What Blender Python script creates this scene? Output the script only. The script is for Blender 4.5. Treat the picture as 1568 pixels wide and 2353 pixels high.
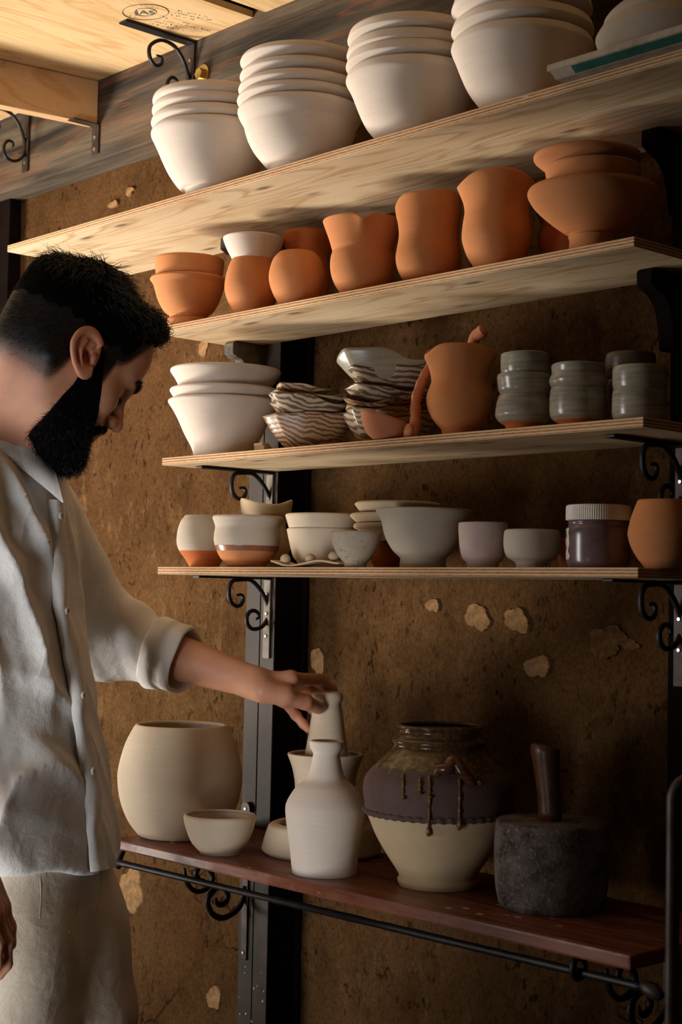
import bpy, bmesh, math, random
import numpy as np
from mathutils import Vector, Matrix

for o in list(bpy.data.objects):
    bpy.data.objects.remove(o, do_unlink=True)
SC = bpy.context.scene
COL = SC.collection
PI = math.pi

# ------------------------------------------------------------------ camera
F_PX, CX, CY = 3564.0, 784.0, 1176.5          # focal length and centre in the 1568x2353 frame
YAW, PITCH, ROLL, CAMZ = 0.8273, 0.0528, 0.0203, 1.25
_f = Vector((-math.sin(YAW)*math.cos(PITCH), math.cos(YAW)*math.cos(PITCH), math.sin(PITCH)))
_r0 = Vector((math.cos(YAW), math.sin(YAW), 0))
_u0 = _r0.cross(_f)
CR = _r0*math.cos(ROLL) + _u0*math.sin(ROLL)
CU = -_r0*math.sin(ROLL) + _u0*math.cos(ROLL)
CF = _f
CAM = Vector((0, 0, CAMZ))
cam = bpy.data.cameras.new('camera')
cam.sensor_fit = 'HORIZONTAL'; cam.sensor_width = 24.0
cam.lens = F_PX/1568*24.0
cam.clip_start = 0.05
camo = bpy.data.objects.new('camera', cam); COL.objects.link(camo)
camo.matrix_world = Matrix((( CR.x, CU.x, -CF.x, CAM.x), (CR.y, CU.y, -CF.y, CAM.y), (CR.z, CU.z, -CF.z, CAM.z), (0, 0, 0, 1)))
SC.camera = camo
cam.dof.use_dof = True; cam.dof.focus_distance = 2.3; cam.dof.aperture_fstop = 9.0

# ------------------------------------------------------------------ light
w = bpy.data.worlds.new('world'); SC.world = w; w.use_nodes = True
w.node_tree.nodes['Background'].inputs[0].default_value = (0.90, 0.80, 0.68, 1)
w.node_tree.nodes['Background'].inputs[1].default_value = 0.02
def area(name, loc, target, sx, sy, power, color, spread=180):
    l = bpy.data.lights.new(name, 'AREA'); l.shape = 'RECTANGLE'; l.size = sx; l.size_y = sy
    l.energy = power; l.color = color; l.spread = math.radians(spread)
    o = bpy.data.objects.new(name, l); COL.objects.link(o)
    o.location = loc
    o.rotation_euler = (Vector(target)-Vector(loc)).to_track_quat('-Z', 'Y').to_euler()
    return o
area('doorway_daylight', (-3.95, 0.38, 0.78), (-2.40, 1.5, 1.95), 0.55, 1.0, 19, (1.0, 0.91, 0.80), 62)
area('window_daylight', (-2.92, -0.80, 1.10), (-1.90, 1.2, 1.05), 0.6, 1.1, 6.2, (1.0, 0.98, 0.97), 75)
area('shirt_fill_lamp', (-1.50, 0.0, 0.70), (-2.10, 1.05, 0.93), 0.75, 0.9, 5.4, (0.98, 0.98, 1.0), 62)  # added fill lamp near the man to brighten his shirt; no window there
SC.view_settings.view_transform = 'Standard'; SC.view_settings.look = 'None'
SC.view_settings.gamma = 1.0; SC.view_settings.use_curve_mapping = False
SC.view_settings.exposure = 0.0

# ------------------------------------------------------------------ pixel helpers
def ray(px, py):
    return (CF + CR*((px-CX)/F_PX) + CU*(-(py-CY)/F_PX))
def at_y(px, py, y):                 # the point of that direction on the plane y (parallel to the wall)
    d = ray(px, py); return CAM + d*(y/d.y)
def at_z(px, py, z):
    d = ray(px, py); return CAM + d*((z-CAM.z)/d.z)
def at_x(px, py, x):
    d = ray(px, py); return CAM + d*(x/d.x)
def at_t(px, py, t):                 # at a depth along the viewing axis
    return CAM + ray(px, py)*t
def proj(p):
    v = Vector(p)-CAM; t = v.dot(CF)
    return CX+F_PX*v.dot(CR)/t, CY-F_PX*v.dot(CU)/t, t

# ------------------------------------------------------------------ object helpers
def tag(o, label=None, cat=None, group=None, kind=None):
    if label: o['label'] = label
    if cat: o['category'] = cat
    if group: o['group'] = group
    if kind: o['kind'] = kind
    return o
def empty(name, loc=(0, 0, 0)):
    o = bpy.data.objects.new(name, None); COL.objects.link(o); o.location = loc
    o.empty_display_size = 0.02
    return o
def link(name, me, mats=None, parent=None, smooth=False, loc=None):
    o = bpy.data.objects.new(name, me); COL.objects.link(o)
    if mats is not None:
        for m in (mats if isinstance(mats, (list, tuple)) else [mats]): me.materials.append(m)
    if parent is not None:
        o.parent = parent                     # local coordinates are those of the parent
    if loc is not None: o.location = loc
    if smooth:
        me.polygons.foreach_set('use_smooth', [True]*len(me.polygons))
    return o
def mesh(name, verts, faces):
    me = bpy.data.meshes.new(name); me.from_pydata([tuple(v) for v in verts], [], faces); me.update()
    return me
def bm_mesh(name, bm):
    bmesh.ops.recalc_face_normals(bm, faces=bm.faces)
    me = bpy.data.meshes.new(name); bm.to_mesh(me); bm.free(); return me
def bm_box(bm, x0, x1, y0, y1, z0, z1, bevel=0.0):
    m = Matrix.Translation(((x0+x1)/2, (y0+y1)/2, (z0+z1)/2)) @ Matrix.Diagonal((x1-x0, y1-y0, z1-z0, 1))
    r = bmesh.ops.create_cube(bm, size=1.0, matrix=m)
    if bevel:
        ed = list({e for v in r['verts'] for e in v.link_edges})
        bmesh.ops.bevel(bm, geom=ed, offset=bevel, segments=2, affect='EDGES', profile=0.6)
def box(name, x0, x1, y0, y1, z0, z1, mat, parent=None, bevel=0.0):
    bm = bmesh.new(); bm_box(bm, x0, x1, y0, y1, z0, z1, bevel)
    return link(name, bm_mesh(name, bm), mat, parent)
def sweep(pts, radii, seg=10, cap=True, flat=1.0, closed=False):
    """tube along pts; returns verts, faces"""
    P = [Vector(p) for p in pts]; n = len(P)
    if not isinstance(radii, (list, tuple)): radii = [radii]*n
    T = []
    for i in range(n):
        a = P[max(0, i-1)]; b = P[min(n-1, i+1)]
        T.append((b-a).normalized())
    ref = Vector((0, 0, 1)) if abs(T[0].z) < 0.9 else Vector((1, 0, 0))
    N = (ref - T[0]*ref.dot(T[0])).normalized()
    V, Fc = [], []
    for i in range(n):
        N = (N - T[i]*N.dot(T[i])).normalized(); B = T[i].cross(N)
        for k in range(seg):
            a = 2*PI*k/seg
            V.append(P[i] + N*(radii[i]*math.cos(a)) + B*(radii[i]*flat*math.sin(a)))
    for i in range(n-1):
        for k in range(seg):
            k2 = (k+1) % seg
            Fc.append((i*seg+k, i*seg+k2, (i+1)*seg+k2, (i+1)*seg+k))
    if cap:
        Fc.append(tuple(range(seg-1, -1, -1))); Fc.append(tuple((n-1)*seg+k for k in range(seg)))
    return V, Fc
def tube(name, pts, radii, mat, parent=None, seg=10, flat=1.0):
    V, Fc = sweep(pts, radii, seg, True, flat)
    return link(name, mesh(name, V, Fc), mat, parent, smooth=True)
def catmull(pts, sub=6):
    P = [Vector(p) for p in pts]; out = []
    for i in range(len(P)-1):
        p0 = P[max(0, i-1)]; p1 = P[i]; p2 = P[i+1]; p3 = P[min(len(P)-1, i+2)]
        for k in range(sub):
            t = k/sub
            out.append(0.5*((2*p1) + (p2-p0)*t + (2*p0-5*p1+4*p2-p3)*t*t + (3*p1-p0-3*p2+p3)*t*t*t))
    out.append(P[-1]); return out
def prism(name, outline, axis, a0, a1, mat, parent=None, bevel=0.0):
    """outline: list of 2D points; axis 'x' -> (y,z) outline extruded along x; 'z' -> (x,y)"""
    def v3(p, a):
        return (a, p[0], p[1]) if axis == 'x' else ((p[0], a, p[1]) if axis == 'y' else (p[0], p[1], a))
    bm = bmesh.new()
    A = [bm.verts.new(v3(p, a0)) for p in outline]; B = [bm.verts.new(v3(p, a1)) for p in outline]
    n = len(outline)
    bm.faces.new(A); bm.faces.new(B[::-1])
    for i in range(n): bm.faces.new((A[i], A[(i+1) % n], B[(i+1) % n], B[i]))
    if bevel: bmesh.ops.bevel(bm, geom=bm.edges[:], offset=bevel, segments=1, affect='EDGES')
    return link(name, bm_mesh(name, bm), mat, parent)

# ------------------------------------------------------------------ materials
def lin(r, g, b):
    f = lambda c: (c/255/12.92) if c/255 <= 0.04045 else ((c/255+0.055)/1.055)**2.4
    return (f(r), f(g), f(b), 1)
class MT:
    """tiny node helper"""
    def __init__(s, name, rough=0.8, spec=0.3):
        s.m = bpy.data.materials.new(name); s.m.use_nodes = True
        s.t = s.m.node_tree; s.b = s.t.nodes['Principled BSDF']
        s.b.inputs['Roughness'].default_value = rough
        s.b.inputs['Specular IOR Level'].default_value = spec
        s._co = None
    def n(s, typ, **kw):
        nd = s.t.nodes.new(typ)
        for k, v in kw.items():
            if k.startswith('i_'):
                nd.inputs[k[2:].replace('_', ' ')].default_value = v
            else: setattr(nd, k, v)
        return nd
    def l(s, a, b): s.t.links.new(a, b)
    def co(s, scale=(1, 1, 1), kind='Object', loc=(0, 0, 0), rot=(0, 0, 0)):
        if s._co is None: s._co = s.n('ShaderNodeTexCoord')
        mp = s.n('ShaderNodeMapping'); mp.inputs['Scale'].default_value = scale
        mp.inputs['Location'].default_value = loc; mp.inputs['Rotation'].default_value = rot
        s.l(s._co.outputs[kind], mp.inputs['Vector']); return mp.outputs['Vector']
    def noise(s, vec, scale, detail=4, rough=0.55, dist=0.0):
        nd = s.n('ShaderNodeTexNoise'); nd.inputs['Scale'].default_value = scale
        nd.inputs['Detail'].default_value = detail; nd.inputs['Roughness'].default_value = rough
        nd.inputs['Distortion'].default_value = dist
        s.l(vec, nd.inputs['Vector']); return nd.outputs['Fac']
    def ramp(s, fac, stops, interp='LINEAR'):
        nd = s.n('ShaderNodeValToRGB'); cr = nd.color_ramp; cr.interpolation = interp
        while len(cr.elements) > 2: cr.elements.remove(cr.elements[-1])
        for i, (p, c) in enumerate(stops):
            e = cr.elements[i] if i < 2 else cr.elements.new(p)
            e.position = p; e.color = c if len(c) == 4 else (*c, 1)
        s.l(fac, nd.inputs['Fac']); return nd.outputs['Color']
    def mix(s, fac, a, b, mode='MIX'):
        nd = s.n('ShaderNodeMix', data_type='RGBA', blend_type=mode)
        for src, key in ((fac, 0), (a, 6), (b, 7)):
            if hasattr(src, 'links'): s.l(src, nd.inputs[key])
            else: nd.inputs[key].default_value = src
        return nd.outputs[2]
    def math(s, op, a, b=None, c=None):
        nd = s.n('ShaderNodeMath', operation=op)
        for i, v in enumerate((a, b, c)):
            if v is None: continue
            if hasattr(v, 'links'): s.l(v, nd.inputs[i])
            else: nd.inputs[i].default_value = v
        return nd.outputs[0]
    def sep(s, vec):
        nd = s.n('ShaderNodeSeparateXYZ'); s.l(vec, nd.inputs[0]); return nd.outputs
    def bump(s, h, strength=0.3, dist=0.01, prev=None):
        nd = s.n('ShaderNodeBump'); nd.inputs['Strength'].default_value = strength
        nd.inputs['Distance'].default_value = dist; s.l(h, nd.inputs['Height'])
        if prev is not None: s.l(prev, nd.inputs['Normal'])
        return nd.outputs['Normal']
    def out(s, color=None, rough=None, normal=None, **kw):
        for v, key in ((color, 'Base Color'), (rough, 'Roughness'), (normal, 'Normal')):
            if v is None: continue
            if hasattr(v, 'links'): s.l(v, s.b.inputs[key])
            else: s.b.inputs[key].default_value = v
        for k, v in kw.items(): s.b.inputs[k.replace('_', ' ')].default_value = v
        return s.m
BW = ((0, 0, 0, 1), (1, 1, 1, 1))
def clay(name, c1, c2, rough=0.82, rings=0.12, grain=0.15, spec=0.2, ringscale=330):
    m = MT(name, rough, spec)
    v = m.co(); x, y, z = m.sep(v)
    cz = m.n('ShaderNodeCombineXYZ'); m.l(m.math('MULTIPLY', x, 0.06), cz.inputs[0]); m.l(m.math('MULTIPLY', y, 0.06), cz.inputs[1]); m.l(z, cz.inputs[2])
    ring = m.noise(cz.outputs[0], ringscale, 3, 0.6)
    soft = m.noise(v, 14, 3)
    col = m.mix(m.ramp(soft, ((0.3, BW[0]), (0.7, BW[1]))), lin(*c1), lin(*c2))
    col = m.mix(0.10, col, m.ramp(ring, ((0.35, (0.55, 0.55, 0.55, 1)), (0.65, (1, 1, 1, 1)))), 'MULTIPLY')
    fine = m.noise(v, 900, 2)
    nrm = m.bump(ring, rings, 0.0018)
    nrm = m.bump(fine, grain, 0.001, nrm)
    return m.out(col, None, nrm)
M = {}
M['white'] = clay('bisque_white', (216, 200, 184), (224, 209, 194), rings=0.05, grain=0.08)
M['cream'] = clay('bisque_cream', (202, 182, 156), (211, 193, 168))
M['buff'] = clay('bisque_buff', (196, 172, 138), (206, 184, 152))
M['greyclay'] = clay('greenware_grey', (186, 173, 154), (197, 185, 168))
M['pink'] = clay('bisque_pink', (206, 184, 176), (214, 194, 186), grain=0.5)
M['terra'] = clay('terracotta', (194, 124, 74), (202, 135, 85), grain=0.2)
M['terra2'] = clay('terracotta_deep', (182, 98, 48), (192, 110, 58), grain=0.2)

def ply(name, c_light, c_mid, c_dark, knots=True, sx=1.0, cross=False):
    m = MT(name, 0.62, 0.25)
    v = m.co((4.2, 0.55*sx, 4.2) if cross else (0.55*sx, 4.2, 1.0))
    v2 = m.co((130, 7*sx, 130) if cross else (7*sx, 130, 20))
    warp = m.noise(v, 2.3, 3, 0.5, 0.6)
    rings = m.math('FRACT', m.math('MULTIPLY', warp, 13.0))
    rings = m.math('ABSOLUTE', m.math('SUBTRACT', rings, 0.5))
    fine = m.noise(v2, 3.0, 4, 0.7)
    col = m.ramp(rings, ((0.0, lin(*c_mid)), (0.22, lin(*c_light)), (0.5, lin(*c_light))))
    big = m.noise(m.co((5, 1.2*sx, 5) if cross else (1.2*sx, 5, 1)), 3.0, 3)
    col = m.mix(m.ramp(big, ((0.42, BW[0]), (0.72, (0.65, 0.65, 0.65, 1)))), col, lin(*c_mid))
    col = m.mix(0.30, col, m.ramp(fine, ((0.3, (0.55, 0.5, 0.45, 1)), (0.62, (1, 1, 1, 1)))), 'MULTIPLY')
    if knots:
        vo = m.n('ShaderNodeTexVoronoi'); vo.inputs['Scale'].default_value = 1.0
        m.l(m.co((8.0*sx, 26, 0.01), loc=(0.31, 0.17, 0)), vo.inputs['Vector'])
        kn = m.ramp(vo.outputs['Distance'], ((0.07, (1, 1, 1, 1)), (0.20, (0.12, 0.12, 0.12, 1)), (0.3, (0, 0, 0, 1))))
        pick = m.ramp(m.n('ShaderNodeSeparateColor').outputs[0], ((0.0, BW[0]), (1.0, BW[1])))
        sc = [nd for nd in m.t.nodes if nd.bl_idname == 'ShaderNodeSeparateColor'][-1]
        m.l(vo.outputs['Color'], sc.inputs[0])
        pk = m.math('GREATER_THAN', sc.outputs[0], 0.62)
        col = m.mix(m.math('MULTIPLY', kn, m.math('MULTIPLY', pk, 0.8)), col, lin(*c_dark))
    nrm = m.bump(fine, 0.12, 0.002)
    return m.out(col, None, nrm)
def ply_edge(name, light, dark, n=3.0, thick=0.012):
    m = MT(name, 0.75, 0.15)
    v = m.co(); x, y, z = m.sep(v)
    wob = m.noise(m.co((30, 30, 160)), 3.0, 4, 0.7)
    ph = m.math('ADD', m.math('MULTIPLY', z, n/thick), m.math('MULTIPLY', wob, 0.55))
    tri = m.math('ABSOLUTE', m.math('SUBTRACT', m.math('FRACT', ph), 0.5))
    col = m.ramp(tri, ((0.10, lin(*dark)), (0.28, lin(*light))))
    fine = m.noise(m.co((40, 40, 700)), 2.0, 3)
    col = m.mix(0.4, col, m.ramp(fine, ((0.3, (0.45, 0.4, 0.35, 1)), (0.6, (1, 1, 1, 1)))), 'MULTIPLY')
    vo = m.n('ShaderNodeTexVoronoi'); vo.inputs['Scale'].default_value = 1.0
    m.l(m.co((16, 16, 100)), vo.inputs['Vector'])
    spl = m.ramp(vo.outputs['Distance'], ((0.16, BW[1]), (0.22, BW[0])))
    ns = m.noise(m.co((5, 5, 5)), 3.0, 1)
    col = m.mix(m.math('MULTIPLY', spl, m.ramp(ns, ((0.58, BW[0]), (0.66, (0.7, 0.7, 0.7, 1))))), col, lin(214, 204, 190))
    return m.out(col, None, m.bump(tri, 0.25, 0.0015))
M['ply'] = ply('shelf_plywood', (224, 200, 163), (194, 160, 118), (86, 58, 36))
M['ply_edge'] = ply_edge('shelf_plywood_edge', (222, 184, 140), (150, 100, 66))
M['ceil_ply'] = ply('ceiling_plywood', (226, 194, 146), (208, 168, 114), (170, 120, 72), knots=False, cross=True)
M['pine'] = ply('pine_joist', (220, 182, 138), (204, 158, 112), (160, 104, 62), knots=False, sx=0.6, cross=True)

def weathered():
    m = MT('weathered_beam', 0.75, 0.2)
    v = m.co((0.6, 9, 9)); fine = m.noise(m.co((4, 150, 150)), 2.2, 4, 0.75)
    band = m.noise(v, 2.6, 4, 0.6, 0.5)
    col = m.ramp(band, ((0.30, lin(40, 34, 28)), (0.46, lin(80, 71, 59)), (0.60, lin(104, 93, 77)), (0.78, lin(58, 49, 40))))
    org = m.noise(m.co((0.8, 9, 9), loc=(3.1, 1, 2)), 2.3, 3, 0.5, 0.8)
    edge = m.math('ABSOLUTE', m.math('SUBTRACT', org, 0.56))
    col = m.mix(m.ramp(edge, ((0.0, (0.30, 0.30, 0.30, 1)), (0.02, BW[0]))), col, lin(156, 84, 44))
    warm = m.noise(m.co((0.8, 5, 5), loc=(7, 1, 2)), 1.7, 2)
    col = m.mix(m.ramp(warm, ((0.5, BW[0]), (0.75, (0.5, 0.5, 0.5, 1)))), col, lin(128, 92, 62))
    col = m.mix(0.55, col, m.ramp(fine, ((0.3, (0.4, 0.38, 0.36, 1)), (0.6, (1, 1, 1, 1)))), 'MULTIPLY')
    return m.out(col, None, m.bump(fine, 0.3, 0.003))
M['beam'] = weathered()
def plain(name, c, rough=0.6, spec=0.3, metal=0.0, var=0.25, scale=40, bump=0.1, c2=None, bd=0.001):
    m = MT(name, rough, spec)
    nz = m.noise(m.co(), scale, 4, 0.65)
    c2 = c2 or tuple(int(k*(1-var)) for k in c)
    col = m.mix(m.ramp(nz, ((0.32, BW[0]), (0.68, BW[1]))), lin(*c2), lin(*c))
    return m.out(col, None, m.bump(nz, bump, bd), Metallic=metal)
M['iron'] = plain('black_iron', (36, 34, 33), 0.5, 0.45, 0.4, 0.35, 60, 0.3)
M['steel'] = plain('bracket_steel', (132, 122, 108), 0.6, 0.4, 0.3, 0.35, 25, 0.12, c2=(96, 84, 72))
M['darksteel'] = plain('rusty_steel', (74, 64, 58), 0.5, 0.4, 0.5, 0.4, 30, 0.15, c2=(48, 34, 28))
M['screw'] = plain('screw_zinc', (176, 172, 164), 0.3, 0.5, 0.9, 0.2)
M['brass'] = plain('yellow_zinc', (190, 160, 96), 0.28, 0.5, 0.95, 0.25)
M['postgrey'] = plain('post_grey_paint', (66, 54, 42), 0.6, 0.3, 0, 0.3, 18, 0.15, c2=(46, 37, 30))
M['postdark_shade'] = plain('dark_timber_and_shade', (26, 16, 12), 0.95, 0.05, 0, 0.4, 14, 0.2)  # dark timber; also paints the shade of right corbels and back room
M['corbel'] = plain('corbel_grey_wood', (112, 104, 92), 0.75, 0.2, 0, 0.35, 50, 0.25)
def wallmat():
    m = MT('earthen_plaster', 0.97, 0.05)
    v = m.co()
    big = m.noise(v, 2.0, 5, 0.6); mid = m.noise(v, 11, 6, 0.7, 0.3); fine = m.noise(m.co((1, 1, 0.75), rot=(0, 0.35, 0)), 190, 6, 0.85)
    speck = m.noise(m.co((1, 1, 0.6), rot=(0, 0.4, 0)), 85, 3, 0.6)
    col = m.ramp(big, ((0.3, lin(116, 80, 46)), (0.5, lin(142, 102, 62)), (0.72, lin(158, 118, 74))))
    col = m.mix(m.ramp(mid, ((0.45, BW[0]), (0.66, (0.6, 0.6, 0.6, 1)))), col, lin(100, 68, 40))
    smear = m.noise(m.co((13, 13, 7), rot=(0, 0.5, 0)), 3.0, 5, 0.65)
    sel = m.ramp(m.noise(v, 3.1, 3), ((0.45, BW[0]), (0.62, BW[1])))
    col = m.mix(m.math('MULTIPLY', m.ramp(smear, ((0.54, BW[0]), (0.70, (0.7, 0.7, 0.7, 1)))), sel), col, lin(176, 136, 92))
    pits = m.math('MULTIPLY', m.ramp(speck, ((0.34, BW[1]), (0.42, BW[0]))), m.ramp(m.noise(v, 14, 3), ((0.40, (0.15, 0.15, 0.15, 1)), (0.62, BW[1]))))
    col = m.mix(m.math('MULTIPLY', pits, 0.75), col, lin(44, 28, 17))
    col = m.mix(0.5, col, m.ramp(fine, ((0.42, (0.30, 0.25, 0.20, 1)), (0.55, (1, 1, 1, 1)))), 'MULTIPLY')
    x, y, z = m.sep(v)
    wv = m.noise(m.co((1, 1, 1)), 6.0, 5, 0.65)
    vm = m.n('ShaderNodeVectorMath', operation='ADD'); m.l(v, vm.inputs[0])
    cmb = m.n('ShaderNodeCombineXYZ'); m.l(m.math('MULTIPLY', wv, 0.26), cmb.inputs[0]); m.l(m.math('MULTIPLY', wv, 0.2), cmb.inputs[2]); m.l(cmb.outputs[0], vm.inputs[1])
    cr = m.n('ShaderNodeTexVoronoi', feature='DISTANCE_TO_EDGE'); cr.inputs['Scale'].default_value = 4.6
    m.l(vm.outputs[0], cr.inputs['Vector'])
    line = m.ramp(cr.outputs['Distance'], ((0.003, BW[1]), (0.016, BW[0])))
    low = m.ramp(m.math('MULTIPLY_ADD', z, 1.0, m.math('MULTIPLY', wv, 0.4)), ((0.98, BW[1]), (1.22, BW[0])))
    gate = m.ramp(m.noise(v, 5.0, 2), ((0.46, BW[0]), (0.56, BW[1])))
    crack = m.math('MULTIPLY', m.math('MULTIPLY', line, low), gate)
    col = m.mix(m.math('MULTIPLY', crack, 0.85), col, lin(40, 26, 16))
    h = m.math('SUBTRACT', m.math('ADD', m.math('MULTIPLY', fine, 1.0), m.math('MULTIPLY', mid, 0.5)), m.math('ADD', m.math('MULTIPLY', pits, 0.7), m.math('MULTIPLY', crack, 1.0)))
    return m.out(col, None, m.bump(h, 1.0, 0.012))
M['wall'] = wallmat()
M['patch'] = plain('plaster_bare', (168, 128, 86), 0.95, 0.05, 0, 0.3, 90, 0.6, bd=0.003)
M['patch_low'] = plain('plaster_smooth', (112, 80, 47), 0.95, 0.05, 0, 0.25, 30, 0.5, bd=0.003)
M['patch_dark'] = plain('plaster_bare_rough', (126, 90, 54), 0.95, 0.05, 0, 0.35, 90, 0.8, bd=0.005)
M['floor'] = plain('dark_floor', (92, 74, 58), 0.8, 0.2, 0, 0.3, 8, 0.2)
def benchmat():
    m = MT('bench_redwood', 0.45, 0.22)
    g = m.noise(m.co((1.4, 22, 10)), 3.0, 5, 0.65, 0.4)
    col = m.ramp(g, ((0.28, lin(58, 30, 22)), (0.48, lin(112, 62, 44)), (0.7, lin(140, 86, 62))))
    dust = m.noise(m.co((3, 9, 3)), 4, 5, 0.7)
    col = m.mix(m.ramp(dust, ((0.55, BW[0]), (0.75, (0.4, 0.4, 0.4, 1)))), col, lin(160, 132, 112))
    vo = m.n('ShaderNodeTexVoronoi'); vo.inputs['Scale'].default_value = 26; m.l(m.co((1, 1.6, 1.6)), vo.inputs['Vector'])
    dm = m.noise(m.co(), 7, 1)
    drops = m.math('MULTIPLY', m.ramp(vo.outputs['Distance'], ((0.12, BW[1]), (0.17, BW[0]))), m.ramp(dm, ((0.57, BW[0]), (0.6, BW[1]))))
    col = m.mix(drops, col, lin(200, 190, 180))
    rg = m.ramp(dust, ((0.4, (0.32, 0.32, 0.32, 1)), (0.7, (0.6, 0.6, 0.6, 1))))
    return m.out(col, rg, m.bump(g, 0.12, 0.003))
M['bench'] = benchmat()

# ================================================================== SETTING
Z0 = CAMZ
YB, YW = 1.69, 1.756                       # front of posts and beam, face of the plaster
ZS = {'s1': Z0+0.6025, 's2': Z0+0.4246, 's3': Z0+0.2046, 's4': Z0+0.0263}   # undersides
TP = 0.012
ZT = {k: v+TP for k, v in ZS.items()}      # tops
YF = {'s1': 1.4215, 's2': 1.503, 's3': 1.498, 's4': 1.500}
ZB = Z0-0.3966; YBF = 1.4326               # bench top, bench front
ZPLY = Z0+1.0113; ZBEAM = Z0+0.8494
XL_WALL = at_y(46, 620, YW).x

def wall_grid(name, x0, x1, z0, z1, y, step=0.06):
    nx = int((x1-x0)/step)+1; nz = int((z1-z0)/step)+1
    V, Fc = [], []
    rnd = random.Random(5)
    for j in range(nz+1):
        for i in range(nx+1):
            V.append((x0+(x1-x0)*i/nx, y+rnd.uniform(-0.0025, 0.0025), z0+(z1-z0)*j/nz))
    for j in range(nz):
        for i in range(nx):
            a = j*(nx+1)+i; Fc.append((a, a+1, a+nx+2, a+nx+1))
    return mesh(name, V, Fc)
wall = link('wall_back', wall_grid('wall_back', XL_WALL, 0.6, 0, 2.75, YW), M['wall'], smooth=True)
tag(wall, 'rough brown earthen plaster wall with pits, cracks and bare patches', None, None, 'structure')
fl = link('floor', mesh('floor', [(-6, -4, 0), (1.5, -4, 0), (1.5, 2.6, 0), (-6, 2.6, 0)], [(0, 1, 2, 3)]), M['floor'])
tag(fl, 'dark workshop floor', None, None, 'structure')
dj = box('door_1', XL_WALL-0.10, XL_WALL, YW-0.03, YW+0.12, 0, 2.6, M['postdark_shade'], None, 0.002)
tag(dj, 'dark timber jamb of the unlit doorway at far left', None, None, 'structure')
dr = box('wall_left', -8.0, XL_WALL+0.3, 3.5, 3.56, 0, 2.75, M['postdark_shade'])  # near-black colour stands in for the darkness of the unlit room
tag(dr, 'back room wall behind the doorway, its darkness put into the colour', None, None, 'structure')

# bare patches where the plaster has flaked, each a thin ragged piece on the wall
def patch(px, py, rx, ry, seed, mat, thick=0.0036, n=64):
    c = at_y(px, py, YW); t = proj(c)[2]; rnd = random.Random(seed)
    ph = [rnd.uniform(0, 6.28) for _ in range(6)]; am = [0.13, 0.09, 0.05, 0.04, 0.04, 0.03]
    V = [(0, -thick, 0)]
    sxp = t/F_PX/abs(CR.x*0 + 0.68)
    for k in range(n):
        a = 2*PI*k/n
        q = 1+sum(am[i]*math.sin((i+2)*a+ph[i]) for i in range(6))+rnd.uniform(-.055, .055)
        V.append((rx*sxp*q*math.cos(a), -thick*0.9, ry*t/F_PX*q*math.sin(a)))
    for k in range(n):
        v = V[1+k]; V.append((v[0]*1.06, 0.004, v[2]*1.06))
    Fc = [(0, 1+k, 1+(k+1) % n) for k in range(n)] + [(1+k, 1+n+k, 1+n+(k+1) % n, 1+(k+1) % n) for k in range(n)]
    o = link('plaster_patch', mesh('plaster_patch', V, Fc), mat, wall, loc=c)
    return o
for i, (px, py, rx, ry, mt) in enumerate([(1100, 1418, 24, 30, 'patch'), (1190, 1425, 24, 28, 'patch'), (997, 1391, 13, 16, 'patch'), (1238, 1532, 24, 26, 'patch'),
        (1397, 1474, 34, 36, 'patch_dark'), (1450, 1480, 16, 14, 'patch_dark'), (733, 1520, 16, 30, 'patch'), (303, 2045, 26, 58, 'patch'), (278, 2110, 16, 40, 'patch'),
        (494, 2292, 18, 24, 'patch'), (262, 470, 12, 8, 'patch'), (300, 440, 10, 9, 'patch'), (470, 800, 12, 18, 'patch')]):
    patch(px, py, rx, ry, 11+i, M[mt])

# beam, posts
beam = box('timber_beam', -4.2, 0.4, YB, YW, ZBEAM, 2.6, M['beam'], None, 0.004)
tag(beam, 'weathered grey timber beam with orange grain running along top of wall', 'beam')
PL, PR = -2.0727, -1.997
post = empty('wall_post', ((PL+PR)/2, YW, 0))
tag(post, 'dark wall post with two grey front strips left of the plaster', 'post')
box('post_core', -0.036, 0.038, -0.064, 0.0, 0, ZBEAM-0.001, M['postdark_shade'], post)
for a, b in ((-0.038, -0.0012), (0.0012, 0.0375)):
    box('front_strip', a, b, -0.0665, -0.0635, 0, ZBEAM-0.001, M['postgrey'], post, 0.0008)
tube('conduit', [(0.047, -0.008, 0.0), (0.047, -0.008, ZBEAM-0.001)], 0.006, M['postdark_shade'], post, 8)
rnd = random.Random(3)
spv, spf = [], []
for k in range(46):                          # slip splashes on the lower post
    x = rnd.uniform(-0.034, 0.034); z = rnd.uniform(0.28, 0.62); r = rnd.uniform(0.0006, 0.0019); b = len(spv)
    spv += [(x+r*math.cos(a*PI/3), -0.0669, z+r*math.sin(a*PI/3)*1.3) for a in range(6)]; spf.append(tuple(range(b, b+6)))
M['slip'] = plain('dried_slip', (206, 196, 180), 0.9, 0.1, 0, 0.1)
o = link('slip_splashes', mesh('slip_splashes', spv, spf), M['slip'], post); o['kind'] = 'stuff'
xr0 = at_y(1533, 1760, YB).x
post2 = empty('wall_post', (xr0+0.04, YW, 0))
tag(post2, 'almost black wall post at the right edge behind the scroll brackets', 'post')
box('post_core', -0.04, 0.04, -0.066, 0.0, 0, ZBEAM-0.001, M['postdark_shade'], post2, 0.001)

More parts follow.
